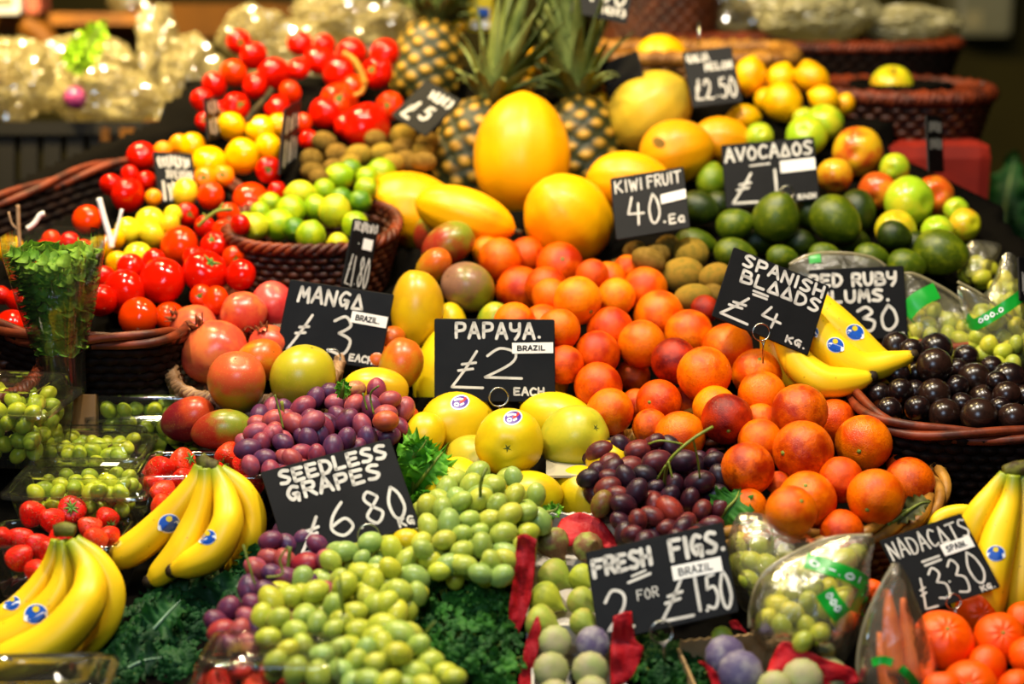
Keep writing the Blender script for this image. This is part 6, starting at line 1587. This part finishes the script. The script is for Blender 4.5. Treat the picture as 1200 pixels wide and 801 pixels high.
it = put('plum', 88, 115, 13, (0, -.8), 1.1, 'mr', d=3.28, group=None, noun='onion', where='among the cellophane parcels', part=False); LOOK['on'] = ('#8a2a5a', '#b05080', 'purple-pink'); it['look'] = 'on'; o = build_fruit(it); CARVE.remove(o); o.name = 'red_onion'; REG[-1]['noun'] = 'red onion'; REG[-1]['cat'] = 'onion'
leaf_thing('houseplant', 'dark leafy plant in the shade at the right edge', 'plant', [([(1165, 330), (1172, 280), (1180, 230), (1190, 180)], 30, 9, 3, (-.3, .1, 1)), ([(1190, 320), (1200, 270), (1205, 220)], 26, 8, 3, (.2, .1, 1)), ([(1150, 330), (1152, 290), (1158, 250)], 22, 8, 3, (-.5, .1, 1))], M['kale'], None, 'stem', 3.4)
# ================================================================ tiers under the fruit: a cloth, darkened as gap shade, that gives under everything standing on it
def world_pts(o, lerp=True):
    out = []
    st = [(o, o.matrix_basis)]
    while st:
        q, mw = st.pop()
        if q.type == 'MESH':
            n = len(q.data.vertices); a = np.empty(n * 3); q.data.vertices.foreach_get('co', a); a = a.reshape(-1, 3)
            m = np.array(mw); out.append(a @ m[:3, :3].T + m[:3, 3])
        for c in q.children: st.append((c, mw @ c.matrix_parent_inverse @ c.matrix_basis))
    a = np.concatenate(out)
    if lerp:
        c = a.mean(0); b_ = [a]
        for t in (.2, .4, .6, .8):
            q = a.copy(); q[:, :2] = a[:, :2] * (1 - t) + c[:2] * t; b_.append(q)
        a = np.concatenate(b_)
    return a
GX0, GX1, GY0, GY1, ST = -1.15, 1.25, 1.45, 3.5, .0125
nx, ny = int((GX1 - GX0) / ST) + 1, int((GY1 - GY0) / ST) + 1
ys, zs = [], []
for v in range(900, 99, -20):
    p = P(600, v, D(v) + .075); ys.append(p.y); zs.append(p.z)
ys.append(3.5); zs.append(zs[-1])
H = np.tile(np.interp(GY0 + ST * np.arange(ny), ys, zs)[:, None], (1, nx))
for o in CARVE:
    bask = o.name.startswith('wicker_basket')
    a = world_pts(o, not bask)
    ix = np.round((a[:, 0] - GX0) / ST).astype(int); iy = np.round((a[:, 1] - GY0) / ST).astype(int)
    if o.name.startswith('pineapple'):      # the fruit stands in a dip of the cloth
        a = np.concatenate([a + np.array([0, -k, 0]) for k in (0, .05, .1, .15, .2)])
        ix = np.round((a[:, 0] - GX0) / ST).astype(int); iy = np.round((a[:, 1] - GY0) / ST).astype(int)
    z = a[:, 2] - .005
    for dx in (-1, 0, 1):
        for dy in (-1, 0, 1):
            x, y = ix + dx, iy + dy
            k = (x >= 0) & (x < nx) & (y >= 0) & (y < ny)
            np.minimum.at(H, (y[k], x[k]), z[k])
# where nothing stands, the tiers end
OCC = np.zeros_like(H, dtype=bool)
for o in CARVE:
    a = world_pts(o, True)
    ix = np.clip(np.round((a[:, 0] - GX0) / ST).astype(int), 0, nx - 1); iy = np.clip(np.round((a[:, 1] - GY0) / ST).astype(int), 0, ny - 1)
    if o.name.split('.')[0] not in ('wicker_basket', 'red_crate') or a[:, 1].max() < 2.95: OCC[iy, ix] = True
for _ in range(6):
    q = OCC.copy(); q[1:] |= OCC[:-1]; q[:-1] |= OCC[1:]; q[:, 1:] |= OCC[:, :-1]; q[:, :-1] |= OCC[:, 1:]; OCC = q
H = np.where(OCC, H, np.minimum(H - .5, .6))
H = np.maximum(H, .35)
Xs, Ys = np.meshgrid(GX0 + ST * np.arange(nx), GY0 + ST * np.arange(ny))
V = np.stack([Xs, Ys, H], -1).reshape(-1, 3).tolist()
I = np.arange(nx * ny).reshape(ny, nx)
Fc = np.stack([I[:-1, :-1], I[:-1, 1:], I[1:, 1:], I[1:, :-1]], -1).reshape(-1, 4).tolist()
o0 = len(V)       # front skirt down to the floor
for j in range(nx): V.append([GX0 + ST * j, GY0 - .02, .02])
for j in range(nx - 1): Fc.append([int(I[0, j]), o0 + j, o0 + j + 1, int(I[0, j + 1])][::-1])
for side in (0, nx - 1):
    o1 = len(V)
    for i in range(ny): V.append([GX0 + ST * side, GY0 + ST * i, .02])
    for i in range(ny - 1):
        f = [int(I[i, side]), int(I[i + 1, side]), o1 + i + 1, o1 + i]
        Fc.append(f if side else f[::-1])
me = bpy.data.meshes.new('display cloth'); me.from_pydata(V, [], Fc); me.materials.append(M['cloth_gap_shade']); me.polygons.foreach_set('use_smooth', [True] * len(Fc))
o = obj('display_stand', me); tag(o, 'cloth-covered display stand in tiers under all the fruit, blackened as gap shade', 'display stand')
# a pale board showing between the punnets
t = board(50, 462, 112, 520, 2.29, plain('tan shelf board', '#9a7448', .5, .4, '#7c5c36', 5), 'shelf_board', .02); t.name = 'wooden_board'; tag(t, 'plain tan board showing between the two back punnets', 'board')
t = slab('silver_tray', [P(640, 560, 2.13), P(740, 560, 2.13), P(740, 520, 2.3), P(640, 520, 2.3)], plain('foil tray', '#b0a890', .35, .5), .004); tag(t, 'crumpled pale wrapping under the papayas', 'wrapping')
# ================================================================ setting
def plane(name, pts, mat):
    b = MB(); b.grid([[pts[0], pts[1]], [pts[3], pts[2]]]); return struct(obj(name, b.mesh(name, mat, False)))
plane('floor', [(-5, -3, 0), (5, -3, 0), (5, 6.5, 0), (-5, 6.5, 0)], M['floor'])
plane('wall_back', [(-5, 6.2, 0), (5, 6.2, 0), (5, 6.2, 3.6), (-5, 6.2, 3.6)], M['wall'])
plane('wall_right', [(3.4, -3, 0), (3.4, 6.2, 0), (3.4, 6.2, 3.6), (3.4, -3, 3.6)], M['wall'])
plane('wall_left', [(-4.2, -3, 0), (-4.2, 6.2, 0), (-4.2, 6.2, 3.6), (-4.2, -3, 3.6)], M['wall'])
plane('ceiling', [(-5, -3, 3.6), (5, -3, 3.6), (5, 6.5, 3.6), (-5, 6.5, 3.6)], M['wall'])
# ================================================================ light: warm lamps over the stall, an added fill on the parcels, weak cool daylight from the street side
def lamp(name, loc, target, power, size, col, typ='AREA', spread=None, cone=None):
    L = bpy.data.lights.new(name, typ); L.energy = power; L.color = col
    if typ == 'AREA': L.shape = 'DISK'; L.size = size
    else: L.shadow_soft_size = size
    if spread: L.spread = spread
    if cone: L.spot_size = cone; L.spot_blend = .8
    o = bpy.data.objects.new(name, L); COL.objects.link(o); o.location = loc
    o.rotation_euler = (Vector(target) - Vector(loc)).to_track_quat('-Z', 'Y').to_euler()
    return o
WARM = (1.0, .89, .72); AMBER = (1.0, .76, .36)
lamp('stall_lamp_left', (-.8, 1.75, 2.9), (-.5, 2.15, .95), 34, .14, WARM)
lamp('stall_lamp_middle', (.1, 1.8, 2.95), (.1, 2.2, 1.0), 46, .14, WARM)
lamp('stall_lamp_right', (.8, 1.8, 2.95), (.5, 2.2, 1.0), 13, .14, WARM)
lamp('back_lamp_left', (-.75, 2.8, 2.9), (-.6, 3.2, 1.3), 44, .16, AMBER)
lamp('parcel_fill_light', (-1.15, 2.95, 2.7), (-.9, 3.7, 1.45), 52, .14, AMBER, spread=math.radians(100))  # warm fill added to brighten the cellophane parcels
lamp('back_lamp_right', (.2, 2.7, 3.0), (.15, 3.0, 1.3), 14, .16, (1.0, .73, .3))
lamp('street_daylight', (-.45, -.1, 2.3), (-.1, 1.75, .85), 24, .9, (.55, .76, 1.0))
w = bpy.data.worlds.new('market hall'); SC.world = w; w.use_nodes = True
w.node_tree.nodes['Background'].inputs[0].default_value = (*lin('#c8a868'), 1); w.node_tree.nodes['Background'].inputs[1].default_value = .015
# ================================================================ camera
cd = bpy.data.cameras.new('camera'); co = bpy.data.objects.new('camera', cd); COL.objects.link(co)
co.matrix_world = Matrix.Translation(CAM) @ Matrix((RIGHT, UP, BACK)).transposed().to_4x4()
cd.sensor_width = 36; cd.lens = 36 * F / 1200; cd.clip_start = .05
cd.dof.use_dof = True; cd.dof.focus_distance = 2.2; cd.dof.aperture_fstop = 2.0
SC.camera = co
vs = SC.view_settings; vs.view_transform = 'Standard'; vs.look = 'None'; vs.gamma = 1; vs.use_curve_mapping = False; vs.exposure = -.18
SC.cycles.use_denoising = True
SC.cycles.max_bounces = 8; SC.cycles.transparent_max_bounces = 16; SC.cycles.caustics_reflective = False; SC.cycles.caustics_refractive = False
# ================================================================ labels that single each fruit out
LM = []
for nm, tl, tr, br, bl in [('MANGO sign', (340, 327), (462, 345), (446, 434), (322, 415)), ('PAPAYA sign', (509, 373), (650, 374), (651, 466), (509, 470)), ('SEEDLESS GRAPES sign', (305, 553), (457, 513), (490, 620), (337, 657)),
   ('FRESH FIGS sign', (686, 647), (847, 611), (871, 722), (702, 753)), ('NADACOTS sign', (1030, 633), (1126, 601), (1171, 696), (1075, 720)), ('SPANISH BLOODS sign', (860, 289), (972, 335), (946, 418), (834, 370)),
   ('RED RUBY PLUMS sign', (954, 315), (1059, 311), (1061, 393), (960, 395)), ('KIWI FRUIT sign', (715, 209), (801, 195), (800, 274), (722, 281)), ('AVOCADOS sign', (845, 170), (954, 160), (958, 235), (851, 244)), ('GALIA MELON sign', (799, 61), (857, 54), (872, 117), (812, 126))]:
    for q, p in zip(('top left', 'top right', 'lower right', 'lower left'), (tl, tr, br, bl)): LM.append((q + ' corner of the ' + nm, p))
    LM.append(('middle of the ' + nm, ((tl[0] + br[0]) / 2, (tl[1] + br[1]) / 2)))
LM += [('top of the big upright melon', (612, 110)), ('base of the big upright melon', (610, 250)), ('pot of cress', (72, 380)), ('small blurred sign by the yellow tomatoes', (203, 207)), ('edge-on sign right of the yellow tomatoes', (340, 165)),
       ('edge-on sign before the red crate', (1094, 168)), ('tilted sign left of the pineapple', (500, 120)), ('stem of the black grapes', (800, 525)), ('red-rimmed tray corner', (148, 190)), ('crown of the upper left bananas', (240, 540)), ('crown of the nearest bananas', (74, 625)),
       ('lime basket handle end', (268, 275)), ('narrow £1.80 sign', (420, 295)), ('tips of the bananas by the plums', (1066, 425)), ('left edge of the photo', (0, 300)), ('right edge of the photo', (1200, 470)), ('lower right corner of the photo', (1200, 800)),
       ('right end of the lime basket', (460, 280)), ('curved orange-yellow vine stalk', (415, 80)), ('green vine stalk', (250, 252)), ('front rim of the orange basket', (990, 630)), ('right rim of the orange basket', (1095, 575)), ('top edge of the photo', (420, 0)), ('right corner of the lower strawberry punnet', (148, 612)), ('near left corner of the lower strawberry punnet', (0, 650)), ('left corner of the upper strawberry punnet', (166, 535)), ('right corner of the upper strawberry punnet', (308, 540)),
       ('clump of large ribbed tomatoes', (415, 140)), ('left end of the back tomato heap', (236, 110)), ('topmost cellophane behind the tomatoes', (320, 40)), ('blurred pineapple', (470, 75)), ('leftmost spring onion tip', (118, 250))]
ORD = ['', 'second ', 'third ', 'fourth ', 'fifth ', 'sixth ', 'seventh ', 'eighth ', 'ninth ', 'tenth '] + ['%dth ' % k for k in range(11, 40)]
from collections import defaultdict
SETS = defaultdict(list)
for r in REG: SETS[(r['noun'], r['look'])].append(r)
for (noun, look), mem in SETS.items():
    ranks = {}
    for li, (nm, p) in enumerate(LM):
        for k, m in enumerate(sorted(mem, key=lambda r: math.hypot(r['u'] - p[0], r['v'] - p[1]))[:24]):
            ranks.setdefault(id(m), []).append((k + math.hypot(m['u'] - p[0], m['v'] - p[1]) / 90, k, li))
    for m in mem:
        art = look + ' ' + noun
        if m['where'] and m['where'] != 'pile': lab = art + ' ' + m['where']
        elif len(mem) == 1: lab = 'only ' + art + ', near the ' + min(LM, key=lambda q: math.hypot(m['u'] - q[1][0], m['v'] - q[1][1]))[0]
        else:
            s, k, li = min(ranks[id(m)]); lab = art + ', ' + ORD[k] + 'nearest the ' + LM[li][0]
        tag(m['o'], lab, 'kiwi' if noun == 'kiwi fruit' else m['cat'], m['group'])
labs = defaultdict(int)
for o in SC.objects:
    if 'label' in o: labs[o['label']] += 1
print('DUP LABELS', [l for l, n in labs.items() if n > 1][:8], 'objects', len(SC.objects), 'fruit', len(REG))
